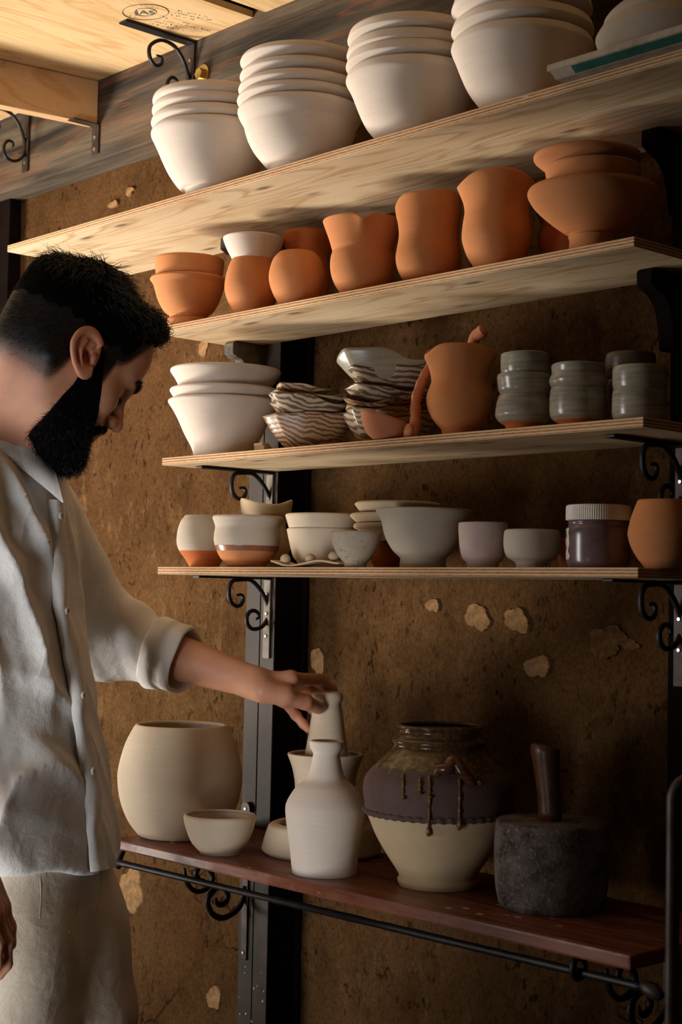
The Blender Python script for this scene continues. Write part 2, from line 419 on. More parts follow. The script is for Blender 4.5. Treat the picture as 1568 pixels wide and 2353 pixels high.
# ceiling boards, joist
xe = at_y(582, 39, YB).x
ceil = empty('ceiling', (0, 0, ZPLY)); tag(ceil, 'plywood ceiling boards', None, None, 'structure')
box('plywood_board', -4.2, xe, 0.25, YB-0.001, 0.0, 0.012, M['ceil_ply'], ceil)
box('plywood_board', xe+0.035, 0.4, 0.25, YB-0.001, 0.0, 0.012, M['ceil_ply'], ceil)
box('dark_backing', -4.2, 0.4, 0.25, YB-0.001, 0.0125, 0.03, M['postdark_shade'], ceil)
# ink stamp on the ceiling board
M['ink'] = plain('blue_stamp_ink', (112, 118, 112), 0.8, 0.1, 0, 0.3, 90)
st = empty('ink_stamp', (0, 0, ZPLY-0.0006)); st.parent = None
tag(st, 'faded blue ink stamp with oval seal on the plywood ceiling', 'stamp')
def stamp_ring(px, py, rx, ry, rad):
    c = at_z(px, py, ZPLY); ex = at_z(px+rx, py, ZPLY)-c; n = 40
    pts = []
    for k in range(n+1):
        a = 2*PI*k/n
        p = at_z(px+rx*math.cos(a), py+ry*math.sin(a), ZPLY); pts.append((p.x, p.y, 0))
    tube('stamp_ring', pts, rad, M['ink'], st, 5, 0.25)
stamp_ring(334, 27, 53, 18, 0.0007); stamp_ring(334, 27, 25, 9, 0.0006)
def text(s, px, py, px2, py2, size):
    a = at_z(px, py, ZPLY); b = at_z(px2, py2, ZPLY)
    cu = bpy.data.curves.new('stamp_text', 'FONT'); cu.body = s; cu.size = size; cu.align_x = 'LEFT'
    tmp = bpy.data.objects.new('stamp_text_tmp', cu); COL.objects.link(tmp)
    bpy.context.view_layer.update()
    me = bpy.data.meshes.new_from_object(tmp); bpy.data.objects.remove(tmp)
    d = (b-a); d.z = 0; d.normalize()
    z = Vector((0, 0, -1)); yv = z.cross(d)
    R = Matrix(((d.x, yv.x, z.x, a.x), (d.y, yv.y, z.y, a.y), (d.z, yv.z, z.z, -0.0002), (0, 0, 0, 1)))
    me.transform(R); o = link('stamp_text', me, M['ink'], st); return o
text('JAS', 311, 32, 360, 33, 0.026)
rs = random.Random(12)
def marks(p0, p1, size, cnt):                 # a row of faded, no longer legible characters
    V, Fc = [], []
    for k in range(cnt):
        if rs.random() < 0.22: continue
        f = (k+0.5)/cnt; px = p0[0]+(p1[0]-p0[0])*f; py = p0[1]+(p1[1]-p0[1])*f
        for s_ in range(rs.randint(1, 3)):
            ox, oy = rs.uniform(-0.9, 0.9), rs.uniform(-1.0, 1.0); wx, wy = rs.uniform(0.5, size*0.5), rs.uniform(0.25, 0.7)
            q_ = [at_z(px+ox+a_*wx, py+oy+b_*wy, ZPLY) for a_, b_ in ((-1, -1), (1, -1), (1, 1), (-1, 1))]
            n0 = len(V); V += [(v_.x, v_.y, 0.0002) for v_ in q_]; Fc.append((n0, n0+1, n0+2, n0+3))
    if V: link('stamp_line', mesh('stamp_line', V, Fc), M['ink'], st)['kind'] = 'stuff'
for p0, p1_, sz_, ct in (((408, 24), (478, 39), 4, 13), ((402, 29), (492, 48), 4, 16), ((392, 33), (452, 47), 4, 11), ((380, 40), (436, 55), 4, 10), ((376, 48), (486, 71), 4, 18), ((355, 49), (408, 60), 4, 9), ((347, 54), (424, 70), 4, 13), ((322, 12), (378, 22), 4, 9), ((296, 36), (322, 44), 3, 5), ((362, 34), (378, 37), 3, 3)):
    marks(p0, p1_, sz_, ct)
# joist
p1 = at_z(235, 187, ZPLY); p2 = at_z(0, 134.5, ZPLY)
zj = at_y(235, 287, p1.y).z
dj_ = (p2-p1); dj_.z = 0; dj_.normalize(); nj = Vector((-dj_.y, dj_.x, 0))
if nj.x > 0: nj = -nj                      # to the left, away from the camera side
wj = 0.030
q = [p1+dj_*0.0, p1+dj_*0.9, p1+dj_*0.9+nj*wj, p1+nj*wj]
q[3] = Vector((q[3].x, YB-0.0005, 0)); q[0] = Vector((q[0].x, YB-0.0005, 0))
jo = prism('ceiling_joist', [(v.x, v.y) for v in q], 'z', zj, ZPLY-0.001, M['pine'], None, 0.0015)
tag(jo, 'pale pine joist running under the plywood ceiling into the beam', 'joist')

# ------------------------------------------------------------------ shelves
def shelf(name, x0, x1, y0, z, label, y1=YB-0.0005):
    bm = bmesh.new()
    bm_box(bm, 0, x1-x0, 0, y1-y0, 0, TP)
    bmesh.ops.bevel(bm, geom=bm.edges[:], offset=0.0007, segments=1, affect='EDGES')
    me = bm_mesh(name, bm)
    o = link(name, me, [M['ply'], M['ply_edge']], None, loc=(x0, y0, z))
    for p in me.polygons:
        if abs(p.normal.z) < 0.6: p.material_index = 1
    tag(o, label, 'shelf'); return o
XS2 = (-2.096, -1.1234); XS3 = (-2.0654, -1.1036); XS4 = (-2.0724, -1.1105)
shelf('plywood_shelf', -2.448, -0.55, YF['s1'], ZS['s1'], 'topmost and longest plywood shelf carrying the stacks of white bowls')
shelf('plywood_shelf', *XS2, YF['s2'], ZS['s2'], 'plywood shelf carrying the row of orange terracotta pitchers')
shelf('plywood_shelf', *XS3, YF['s3'], ZS['s3'], 'plywood shelf carrying grey glazed cups and marbled bowls')
shelf('plywood_shelf', *XS4, YF['s4'], ZS['s4'], 'lowest plywood shelf at eye level with dipped cups and plastic jar')
bn = box('work_bench', -2.085, -1.0656, YBF, YB-0.0005, ZB-0.017, ZB, M['bench'], None, 0.003)
tag(bn, 'dark reddish wooden bench board under the large pots', 'bench')
# small painted board on top shelf
c1 = at_y(1262, 165, 1.40)
M['chalkboard'] = plain('pale_board', (188, 172, 150), 0.85, 0.1, 0, 0.2, 40, 0.2)
M['teal'] = plain('teal_paint', (44, 96, 80), 0.7, 0.2, 0, 0.2, 40, 0.2)
pb = empty('small_board', (c1.x, 1.408, ZT['s1']+0.0005)); tag(pb, 'small pale board with teal painted underside edge on top shelf', 'board')
box('board_top', 0, 0.42, -0.012, 0.235, 0.008, 0.016, M['chalkboard'], pb, 0.001)
prism('board_underside', [(0.0, 0.0), (0.235, 0.0), (0.235, 0.0081), (-0.011, 0.0081)], 'x', 0.004, 0.42, M['chalkboard'], pb)
prism('teal_stripe', [(-0.0100, 0.0074), (-0.0012, 0.0009), (-0.0016, 0.0003), (-0.0106, 0.0070)], 'x', 0.035, 0.42, M['teal'], pb)

# ------------------------------------------------------------------ iron scroll brackets
def from_px(pts, o, s, x):
    return [at_x(o[0]+a/s, o[1]+b/s, x) for a, b in pts]
def screw(parent, loc, r=0.0035):
    V, Fc = [], []
    n = 10
    for k in range(n): V.append((r*math.cos(2*PI*k/n), 0, r*math.sin(2*PI*k/n)))
    for k in range(n): V.append((r*.7*math.cos(2*PI*k/n), -r*0.5, r*.7*math.sin(2*PI*k/n)))
    Fc = [tuple(range(n, 2*n))[::-1]]+[(k, (k+1) % n, n+(k+1) % n, n+k) for k in range(n)]
    return link('screw', mesh('screw', V, Fc), M['screw'], parent, smooth=False, loc=loc)
def scroll_bracket(base, scroll, arm, leg, label, screws, barmat='iron', legmat='steel', bw=0.0085, rr=0.0034, scrs=True):
    """base: world point where arm and leg meet (top of leg, on the post face); scroll in local y,z"""
    e = empty('scroll_bracket', base); tag(e, label, 'bracket', 'wrought iron scroll brackets')
    box('top_bar', -bw, bw, -arm, 0, -0.0045, -0.0008, M[barmat], e, 0.001)
    box('wall_bar', -bw, bw, -0.0040, -0.0004, -leg, -0.005, M[legmat], e, 0.001)
    for i, sc_ in enumerate(scroll):
        P = catmull([(0, y, z) for y, z in sc_], 5)
        n = len(P)
        rad = [rr*(0.55+0.45*min(1, min(k, n-1-k)/(0.12*n))) for k in range(n)]
        tube('scroll', P, rad, M[barmat], e, 8, 1.25)
    for s_ in screws: screw(e, (0.0, -0.004, s_))
    return e
xs = at_y(617, 1420, YB).x
S4 = [(515, 830), (545, 825), (555, 850), (540, 885), (510, 890), (480, 860), (472, 800), (490, 750), (540, 730), (600, 742), (650, 790), (685, 850), (703, 910), (695, 970), (660, 1015), (610, 1025), (580, 995), (577, 950), (602, 920), (635, 925), (645, 955), (630, 970)]
p4 = from_px(S4, (340, 1040), 2.529, xs)
loc4 = [(p.y-YB, min(p.z-ZS['s4'], -0.006)) for p in p4]
leg4 = ZS['s4']-at_y(617, 1513, YB).z
arm4 = YB-at_z(478, 1324, ZS['s4']).y if False else 0.155
scroll_bracket((xs, YB-0.0005, ZS['s4']), [loc4], arm4, leg4, 'black scroll bracket under left end of the eye level shelf', (-0.03, -0.062, -0.10))
scroll_bracket((xs, YB-0.0005, ZS['s3']), [loc4], arm4, leg4, 'black scroll bracket under left end of the grey cup shelf', (-0.045, -0.075))
yfr = min(l[0] for l in loc4)
xr4 = at_y(1474, 1385, YB+yfr).x
scroll_bracket((xr4, YB-0.0005, ZS['s4']), [loc4], arm4, leg4, 'black scroll bracket under right end of the eye level shelf', (-0.05, -0.09), legmat='darksteel')
scroll_bracket((xr4, YB-0.0005, ZS['s3']), [loc4], arm4, leg4, 'black scroll bracket under right end of the grey cup shelf', (-0.05, -0.09), legmat='darksteel')
# ceiling brackets
xc = at_y(441, 150, YB).x
SCB = [(808, 285), (833, 296), (832, 328), (800, 336), (772, 292), (775, 235), (830, 207), (895, 235), (940, 300), (965, 370), (978, 440), (960, 500), (915, 520), (870, 490), (862, 430), (885, 398), (912, 415), (908, 440)]
pc = from_px(SCB, (0, 0), 2.24, xc)
locc = [(p.y-YB, min(p.z-ZPLY, -0.006)) for p in pc]
armc = YB-at_x(282, 62, xc).y
scroll_bracket((xc, YB-0.0005, ZPLY), [locc], armc, 0.135, 'black scroll bracket under the stamped plywood ceiling behind bowl stack', (-0.035, -0.10), barmat='iron', legmat='darksteel', bw=0.0115)
xc2 = at_y(62, 330, YB).x
scroll_bracket((xc2, YB-0.0005, ZPLY), [locc], armc, 0.135, 'black scroll bracket on the beam at the far left edge', (-0.06, -0.115), legmat='darksteel', bw=0.0115)
# joist angle plate
xa = at_y(222, 310, YB).x
an = empty('angle_plate', (xa, YB-0.0005, zj)); tag(an, 'small steel angle plate fixing pine joist to beam', 'bracket')
box('top_plate', -0.012, 0.012, -0.06, 0, -0.003, -0.0006, M['darksteel'], an, 0.0008)
box('wall_plate', -0.012, 0.012, -0.003, -0.0004, -0.06, -0.0031, M['darksteel'], an, 0.0008)
screw(an, (0, -0.003, -0.026), 0.0045); screw(an, (0, -0.003, -0.05), 0.0045)
# bolt
bp = at_y(468, 172, YB)
bo = empty('hex_bolt', (bp.x, YB-0.0003, bp.z)); tag(bo, 'yellowish hex bolt and washer in the beam above first bowl stack', 'bolt')
def disc(name, r, y0, y1, n, mat, parent, dome=0.0):
    V = []; 
    for y, q_ in ((y0, 1.0), (y1, 1.0)):
        for k in range(n): V.append((r*q_*math.cos(2*PI*k/n), y, r*q_*math.sin(2*PI*k/n)))
    V.append((0, y1-dome, 0))
    Fc = [(k, (k+1) % n, n+(k+1) % n, n+k) for k in range(n)]+[(n+k, n+(k+1) % n, 2*n) for k in range(n)]+[tuple(range(n))[::-1]]
    return link(name, mesh(name, V, Fc), mat, parent)
disc('washer', 0.0185, 0, -0.003, 28, M['brass'], bo); disc('bolt_head', 0.0105, -0.0031, -0.0125, 6, M['brass'], bo, 0.001)

# ------------------------------------------------------------------ wooden corbels
def corbel(px_f, py_f, zs, label, w=0.024, h=0.10, mat='corbel', front=None):
    f = at_z(px_f, py_f, zs)
    yf = front if front else f.y
    out = [(YB-0.0005, zs-0.0005), (yf+0.004, zs-0.0005), (yf, zs-0.004), (yf, zs-0.022), (yf+0.012, zs-0.028)]
    n = 9
    y1, z1 = yf+0.018, zs-0.029
    for k in range(n+1):
        a = k/n*PI/2
        out.append((y1+(YB-0.03-y1)*math.sin(a), z1-(h-0.029)*(1-math.cos(a))))
    out += [(YB-0.022, zs-h), (YB-0.0005, zs-h)]
    o = prism('shelf_corbel', out, 'x', f.x-w/2, f.x+w/2, M[mat], None, 0.0008)
    tag(o, label, 'corbel', 'carved wooden shelf corbels'); return o
corbel(515, 782, ZS['s2'], 'grey wooden corbel under left end of the pitcher shelf', front=at_z(513, 786, ZS['s2']).y)
corbel(517, 541, ZS['s1'], 'grey wooden corbel half hidden behind the small white bowl')
corbel(1481, 615, ZS['s2'], 'wooden corbel under right end of the pitcher shelf, shade put into its colour', mat='postdark_shade')  # both right corbels: shadow painted as near-black instead of the corbel grey
corbel(1492, 292, ZS['s1'], 'wooden corbel under right part of the top shelf, shadow put into its colour', mat='postdark_shade')

# ------------------------------------------------------------------ bench bracket and rail
xbk = at_y(566, 2100, YB).x
B1 = [(748, 592), (712, 590), (690, 545), (715, 500), (770, 500), (808, 545), (810, 600), (775, 655), (710, 682), (650, 655), (612, 590), (604, 505)]
B2 = [(838, 730), (850, 770), (890, 778), (925, 735), (918, 672), (870, 645), (805, 690), (778, 760), (810, 845), (880, 880), (960, 850), (1020, 790), (1050, 710), (1062, 640)]
zbu = ZB-0.017
def bloc(L):
    return [(p.y-YB, p.z-zbu) for p in from_px(L, (240, 1840), 3.267, xbk)]
l1, l2 = bloc(B1), bloc(B2)
l1 = [(y, min(z, -0.003)) for y, z in l1]; l2 = [(min(y, -0.006), z) for y, z in l2]
legb = zbu-at_y(562, 2204, YB).z
scroll_bracket((xbk, YB-0.0005, zbu), [l1, l2], 0.20, legb, 'black double scroll bracket under left end of the dark bench', (-legb+0.012,), legmat='darksteel', bw=0.0075, rr=0.0042)
xbr = at_y(1508, 2260, YB-0.03).x
scroll_bracket((xbr, YB-0.0005, zbu), [l1, l2], 0.20, legb, 'black double scroll bracket under right end of the dark bench', (-legb+0.012,), legmat='darksteel', bw=0.0075, rr=0.0042)
up = at_y(571, 1858, YB)
pm = disc('bracket_plate', 0.011, 0, -0.003, 20, M['darksteel'], None); pm.location = (up.x, YB-0.0035, up.z)
tag(pm, 'round dark steel plate with screw on the post above the bench', 'plate')
screw(pm, (0, -0.003, 0), 0.003)
YR = 1.452
ra, rb = at_y(272, 1982, YR), at_y(1492, 2272, YR)
rl = empty('towel_rail', (ra.x, YR, ra.z)); tag(rl, 'long hammered black iron rail hanging below the bench front', 'rail')
n = 60; pts = []; rad = []
rnd = random.Random(8)
for k in range(n+1):
    p = ra.lerp(rb, k/n)-ra; pts.append(p); rad.append(0.0052+rnd.uniform(-.00035, .00035))
tube('rod', pts, rad, M['iron'], rl, 10)
hk = [(0.0, 0.0, -0.008), (-0.004, 0.004, 0.0), (-0.006, 0.01, 0.012), (-0.002, 0.016, 0.024), (0.010, 0.024, zbu-ra.z-0.0045), (0.03, 0.03, zbu-ra.z-0.0045)]
tube('hook', catmull(hk, 5), 0.0062, M['iron'], rl, 8, 0.8)
rg = at_y(1330, 2232, YR)-ra
ring = [(rg.x+0.0*math.cos(a), 0.011*math.sin(a), rg.z+0.004+0.012*math.cos(a)) for a in [2*PI*k/20 for k in range(21)]]
tube('ring', ring, 0.0042, M['iron'], rl, 8)
hk2 = [(rg.x, 0.008, rg.z+0.012), (rg.x+0.002, 0.014, rg.z+0.022), (rg.x+0.012, 0.022, zbu-ra.z-0.0045), (rg.x+0.03, 0.03, zbu-ra.z-0.0045)]
tube('hook', catmull(hk2, 5), 0.005, M['iron'], rl, 8)
fe = rb-ra
V, Fc = sweep([fe+Vector((0.016*math.cos(PI-PI*k/10)+0.004, 0, -0.0045*math.cos(PI-PI*k/10)-0.001)) for k in range(11)], [max(0.0008, 0.0092*math.sin(PI*k/10)) for k in range(11)], 12)
link('finial', mesh('finial', V, Fc), M['darksteel'], rl, smooth=True)

# foreground steel frame at the right edge
tf = 1.52
a = at_t(1546, 2353, tf)
top = at_t(1549, 1768, tf)
fr = empty('steel_tube_frame', (top.x, top.y, 0)); tag(fr, 'worn steel tube frame standing in front of the bench at right edge', 'frame')
rt = 0.0068
pp = [(0, 0, 0.0), (0, 0, top.z*0.5), (0, 0, top.z-0.03)]
for k in range(1, 9):
    an_ = k/8*PI/2
    pp.append((CR.x*0.022*(1-math.cos(an_)), CR.y*0.022*(1-math.cos(an_)), top.z-0.03+0.022*math.sin(an_)))
pp += [(CR.x*0.3, CR.y*0.3, top.z-0.008)]
e_ = Vector((CR.x, CR.y, 0))
for k in range(1, 9):
    an_ = k/8*PI/2
    v = e_*(0.3+0.022*math.sin(an_)); pp.append((v.x, v.y, top.z-0.008-0.022*(1-math.cos(an_))))
v = e_*0.322; pp += [(v.x, v.y, top.z*0.5), (v.x, v.y, 0)]
tube('tube', pp, rt, M['darksteel'], fr, 14)
for zz in (0.45, 0.74):
    tube('crossbar', [(e_.x*0.004, e_.y*0.004, zz), (e_.x*0.318, e_.y*0.318, zz)], 0.005, M['darksteel'], fr, 10)

# ================================================================== POTTERY
RINGS = 72
def lathe_mesh(name, prof, th=0.0035, seg=RINGS, rim=None, wob=0.0, seed=0, floor_th=None, sub=5, squash=1.0, closed=False, rimround=True):
    """prof: outer (r,z) from base edge up to rim.  rim(a, f)-> (dr_factor, dz) with f = 0..1 height fraction"""
    pr = catmull([(r, 0, z) for r, z in prof], sub) if sub > 1 else [Vector((r, 0, z)) for r, z in prof]
    out = [(max(p.x, 1e-4), p.z) for p in pr]
    H = out[-1][1]
    ring = []
    # outer
    ring.append((out[0][0]*0.55, out[0][1]+0.0015)); ring.append((out[0][0]*0.88, out[0][1]))
    ring += out
    nout = len(ring)
    if not closed:
        r, z = out[-1]
        d = Vector((out[-1][0]-out[-2][0], out[-1][1]-out[-2][1])).normalized()
        nrm = Vector((-d.y, d.x))            # towards the inside
        for k in (1, 2, 3):
            a = PI*k/4
            ring.append((r + nrm.x*th/2*(1-math.cos(a)) + d.x*th/2*math.sin(a), z + nrm.y*th/2*(1-math.cos(a)) + d.y*th/2*math.sin(a)))
        ft = floor_th if floor_th is not None else max(th*1.6, 0.006)
        zf = out[0][1]+ft
        for i in range(len(out)-1, 0, -1):
            d = Vector((out[i][0]-out[i-1][0], out[i][1]-out[i-1][1]))
            if d.length < 1e-7: continue
            d.normalize(); rr, zz = out[i][0]-d.y*th, out[i][1]+d.x*th
            if zz < zf+0.002 or rr < 0.004: break
            if zz < ring[-1][1]: ring.append((rr, zz))
        ring.append((ring[-1][0]*0.8, zf))
        ring.append((ring[-1][0]*0.4, zf))
    V, Fc = [], []
    rnd = random.Random(seed); ph = [rnd.uniform(0, 6.28) for _ in range(4)]
    V.append((0, 0, ring[0][1]))
    for i, (r, z) in enumerate(ring):
        f = min(1, max(0, (z-out[0][1])/max(1e-6, H-out[0][1])))
        for k in range(seg):
            a = 2*PI*k/seg
            rr = r*(1+wob*f*(math.sin(2*a+ph[0])+0.6*math.sin(3*a+ph[1])))
            zz = z + wob*f*0.25*r*math.sin(2*a+ph[2])
            if rim:
                q, dz = rim(a, f); rr *= q; zz += dz
            V.append((rr*math.cos(a), rr*math.sin(a)*squash, zz))
    n = len(ring)
    for k in range(seg): Fc.append((0, 1+(k+1) % seg, 1+k))
    for i in range(n-1):
        for k in range(seg):
            a = 1+i*seg+k; b = 1+i*seg+(k+1) % seg
            Fc.append((a, b, b+seg, a+seg))
    V.append((0, 0, ring[-1][1])); c = len(V)-1
    for k in range(seg): Fc.append((1+(n-1)*seg+k, 1+(n-1)*seg+(k+1) % seg, c))
    return mesh(name, V, Fc)
class Px:
    """profile read off the photograph: crop origin and scale, axis pixel at the base, world depth y"""
    def __init__(s, ox, oy, sc): s.o = (ox, oy, sc)
    def p(s, x, y): return s.o[0]+x/s.o[2], s.o[1]+y/s.o[2]
    def prof(s, ax, ay, y, zb, pts, zmin=None):
        """ax, ay: axis pixel near the base. returns (base location, [(r,z rel base)])"""
        X, Y = s.p(ax, ay); c = at_y(X, Y, y)
        res = []
        for i, (a, b) in enumerate(pts):
            A, B = s.p(a, b)
            # height on the axis line (c.x, y) seen at pixel row B (with the roll taken into account)
            z = c.z
            for _ in range(4):
                q = proj((c.x, y, z)); z += (q[1]-B)*q[2]/F_PX
            q = proj((c.x, y, z))
            r = abs(A-q[0])*q[2]/F_PX
            z = z-zb
            if i == 0: z = 0.0
            res.append((r, z))
        zz = 0.0
        for i in range(1, len(res)):          # keep the profile climbing above the base
            if res[i][1] < 0.0008*i: res[i] = (res[i][0], 0.0008*i)
        return Vector((c.x, y, zb)), res
def pot(name, label, cat, loc, prof, mat, th=0.0035, group=None, **kw):
    me = lathe_mesh(name, prof, th, **kw)
    o = link(name, me, mat, None, smooth=True, loc=loc)
    if label: tag(o, label, cat, group)
    return o
def spout_rim(ang, depth=0.008, pull=0.10, width=0.35, more=()):
    spouts = [(ang, depth, pull, width)]+list(more)
    def f(a, h):
        q, dz = 1.0, 0.0; g = max(0, (h-0.55)/0.45)**2
        for an, dp, pl, wd in spouts:
            d = (a-an+PI) % (2*PI)-PI
            e = math.exp(-(d/wd)**2)
            q += pl*e*g; dz += -dp*e*g
        return q, dz
    return f
TOCAM = math.atan2(-0.677, 0.736)             # angle in the ground plane that faces the camera

# ---- top shelf: four stacks of white bowls
def stack(px, ax, ay, y, zb, pts, rims, labels, group, th=0.0032, mat='white'):
    base, pr = px.prof(ax, ay, y, zb, pts)
    H = pr[-1][1]; rnd = random.Random(int(ax))
    # inward-rolled lip
    r, z = pr[-1]
    for i, lab in enumerate(labels):
        if i == 0: dz = 0.0
        else:
            # height of the i-th rim
            X, Y = px.p(0, rims[i]); q0 = base.copy(); z_ = base.z+H
            for _ in range(4):
                q = proj((base.x, y, z_)); z_ += (q[1]-Y)*q[2]/F_PX
            dz = z_-base.z-H_ext
        if i == 0:
            X, Y = px.p(0, rims[0]); z_ = base.z+H
            for _ in range(4):
                q = proj((base.x, y, z_)); z_ += (q[1]-Y)*q[2]/F_PX
            H_ext = z_-base.z
        sc_ = 1.0 if i == 0 else 1.0-0.006*i+rnd.uniform(-.006, .006)
        p2 = pr if i == 0 else [(r_*sc_*(0.915 if z_2 < H_ext*0.93 else 1.0), z_2) for r_, z_2 in pr]
        off = Vector((0, 0, 0)) if i == 0 else Vector((rnd.uniform(-.0012, .0012), rnd.uniform(-.0012, .0012), 0))
        pot('white_bowl', lab, 'bowl', base+Vector((0, 0, dz))+off, p2, M[mat], th, group, seed=i)
A1 = Px(330, 170, 5.227)
stack(A1, 815, 1440, 1.470, ZT['s1'], [(495, 1450), (500, 1412), (440, 1400), (390, 1350), (300, 1220), (230, 1080), (165, 930), (125, 845), (98, 790), (94, 745), (115, 705), (140, 690)], [750, 610, 465, 350],
      ['bottom bowl of the leftmost white stack on the top shelf', 'second bowl up in the leftmost white stack', 'third bowl up in the leftmost white stack', 'top bowl of the leftmost white stack below the bolt'], 'leftmost stack of white bowls')
A2 = Px(530, 80, 4.9)
stack(A2, 775, 1530, 1.482, ZT['s1'], [(455, 1545), (455, 1520), (395, 1490), (340, 1430), (260, 1330), (200, 1220), (165, 1120), (148, 1050), (105, 975), (82, 920), (80, 890), (95, 862), (112, 850)], [900, 770, 650, 500, 340],
      ['bottom bowl of the five high white stack', 'second bowl up in the five high white stack', 'third bowl up in the five high white stack', 'fourth bowl up in the five high white stack', 'top bowl of the five high white stack'], 'five high stack of white bowls')
A3 = Px(780, 20, 4.9)
stack(A3, 815, 1400, 1.492, ZT['s1'], [(480, 1545), (475, 1500), (395, 1450), (320, 1370), (260, 1270), (200, 1130), (150, 1000), (110, 915), (78, 860), (75, 825), (95, 765), (112, 750)], [840, 670, 545, 380],
      ['bottom bowl of the white stack right of the five high one', 'second bowl up in the white stack right of the five high one', 'third bowl up in the white stack right of the five high one', 'top bowl of the white stack right of the five high one'], 'third stack of white bowls')
A4 = Px(1020, 0, 4.126)
stack(A4, 740, 950, 1.502, ZT['s1'], [(430, 1095), (425, 1060), (350, 1010), (290, 945), (220, 840), (165, 720), (110, 580), (76, 500), (72, 470), (90, 420), (108, 402)], [480, 310, 110, -70],
      ['bottom bowl of the largest white stack beside the teal board', 'second bowl up in the largest white stack', 'third bowl up in the largest white stack', 'top bowl of the largest white stack cut by the frame'], 'largest stack of white bowls')
M['dullclay'] = clay('dull_plaster', (160, 146, 128), (170, 157, 140))  # even, darker grey tone for the two dishes on the board
A5 = Px(1200, 0, 4.2609)
zbd = ZT['s1']+0.0165
b, pr = A5.prof(1500, 400, 1.50, zbd, [(900, 460), (775, 480), (732, 390), (740, 350), (790, 270), (800, 255)])
pot('plaster_dish', 'lower pale dish lying on the small teal edged board', 'dish', b, pr, M['dullclay'], 0.006, 'pale dishes on the board')
b2, pr2 = A5.prof(1500, 200, 1.50, b.z+pr[-1][1]-0.012, [(900, 260), (815, 240), (830, 180), (900, 110), (960, 70)])
pot('plaster_dish', 'upper pale dish stacked over another at the top right corner', 'dish', b2, pr2, M['dullclay'], 0.006, 'pale dishes on the board')

# ---- second shelf: terracotta
T1 = Px(340, 500, 3.5636); z2 = ZT['s2']
b, pr = T1.prof(330, 850, 1.556, z2, [(158, 905), (150, 868), (160, 838), (186, 816), (178, 806), (130, 770), (85, 690), (60, 610), (46, 560), (30, 535), (19, 518), (26, 505)])
pot('terracotta_bowl', 'footed terracotta bowl holding another at left end of the pitcher shelf', 'bowl', b, pr, M['terra'])
b, pr = T1.prof(330, 850, 1.556, z2+0.02, [(180, 820), (150, 700), (95, 560), (68, 480), (60, 400), (58, 360), (62, 348)])
pot('terracotta_bowl', 'straight sided terracotta bowl nested in the footed one beside the head', 'bowl', b, pr, M['terra'])
b, pr = T1.prof(850, 780, 1.560, z2, [(725, 800), (690, 750), (655, 690), (632, 620), (628, 560), (640, 480), (664, 400), (690, 345)])
tum1 = pot('terracotta_tumbler', 'rounded terracotta tumbler with a white bowl in its mouth', 'cup', b, pr, M['terra'])
htop = b.z+pr[-1][1]
b, pr = T1.prof(852, 780, 1.560, htop-0.016, [(740, 400), (712, 372), (690, 345), (645, 260), (622, 200), (616, 180)])
pot('small_white_bowl', 'small flared white bowl sitting in the mouth of a terracotta tumbler', 'bowl', b, pr, M['white'])
b, pr = T1.prof(1215, 715, 1.556, z2, [(1085, 735), (1065, 705), (1030, 640), (1000, 560), (990, 490), (1000, 420), (1030, 340), (1076, 290)])
pot('terracotta_tumbler', 'rounded empty terracotta tumbler in front of a shaded pitcher', 'cup', b, pr, M['terra'])
# the shaded pitcher behind
b, pr = T1.prof(1310, 640, 1.638, z2, [(1190, 780), (1150, 640), (1135, 520), (1150, 400), (1155, 300), (1130, 220), (1112, 150), (1118, 128)])
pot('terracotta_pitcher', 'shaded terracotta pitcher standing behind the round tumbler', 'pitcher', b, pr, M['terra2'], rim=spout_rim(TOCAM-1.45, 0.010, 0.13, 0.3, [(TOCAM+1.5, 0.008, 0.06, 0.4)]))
A = Px(730, 360, 4.126)
b, pr = A.prof(420, 1290, 1.560, z2, [(235, 1340), (205, 1285), (160, 1210), (130, 1130), (118, 1040), (125, 960), (140, 905), (132, 870), (112, 800), (80, 710), (52, 632), (56, 618)])
pot('terracotta_pitcher', 'squat waisted terracotta pitcher with pouring notch facing forward', 'pitcher', b, pr, M['terra'], rim=spout_rim(TOCAM-0.02, 0.008, 0.045, 0.16))
b, pr = A.prof(1050, 1180, 1.560, z2, [(850, 1235), (820, 1185), (770, 1100), (746, 1020), (741, 950), (752, 880), (768, 790), (772, 720), (766, 620), (758, 520), (762, 420), (770, 395)])
pot('terracotta_pitcher', 'straight necked terracotta pitcher between the squat and the tall one', 'pitcher', b, pr, M['terra'], rim=spout_rim(TOCAM-1.75, 0.012, 0.10, 0.40, [(TOCAM+0.6, -0.004, 0.0, 0.5)]))
C_ = Px(1040, 320, 2.97)
b, pr = C_.prof(300, 860, 1.562, z2, [(165, 905), (140, 865), (100, 800), (72, 720), (64, 660), (72, 580), (84, 500), (78, 430), (58, 350), (44, 285), (50, 262)])
pot('terracotta_pitcher', 'tallest terracotta pitcher beside the stacked wide bowls', 'pitcher', b, pr, M['terra'], rim=spout_rim(TOCAM-1.45, 0.014, 0.05, 0.62, [(TOCAM+1.2, 0.012, 0.05, 0.5)]))
b, pr = C_.prof(790, 760, 1.642, z2, [(640, 830), (600, 760), (584, 690), (592, 640), (612, 590), (600, 520), (590, 460)])
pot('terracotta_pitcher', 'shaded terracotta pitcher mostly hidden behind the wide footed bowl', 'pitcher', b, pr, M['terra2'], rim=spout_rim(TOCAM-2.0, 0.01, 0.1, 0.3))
b, pr = C_.prof(955, 740, 1.556, z2, [(790, 770), (800, 700), (792, 672), (797, 655), (770, 640), (700, 590), (620, 522), (560, 462), (522, 402), (515, 370), (527, 347)])
wb, wpr = b, pr
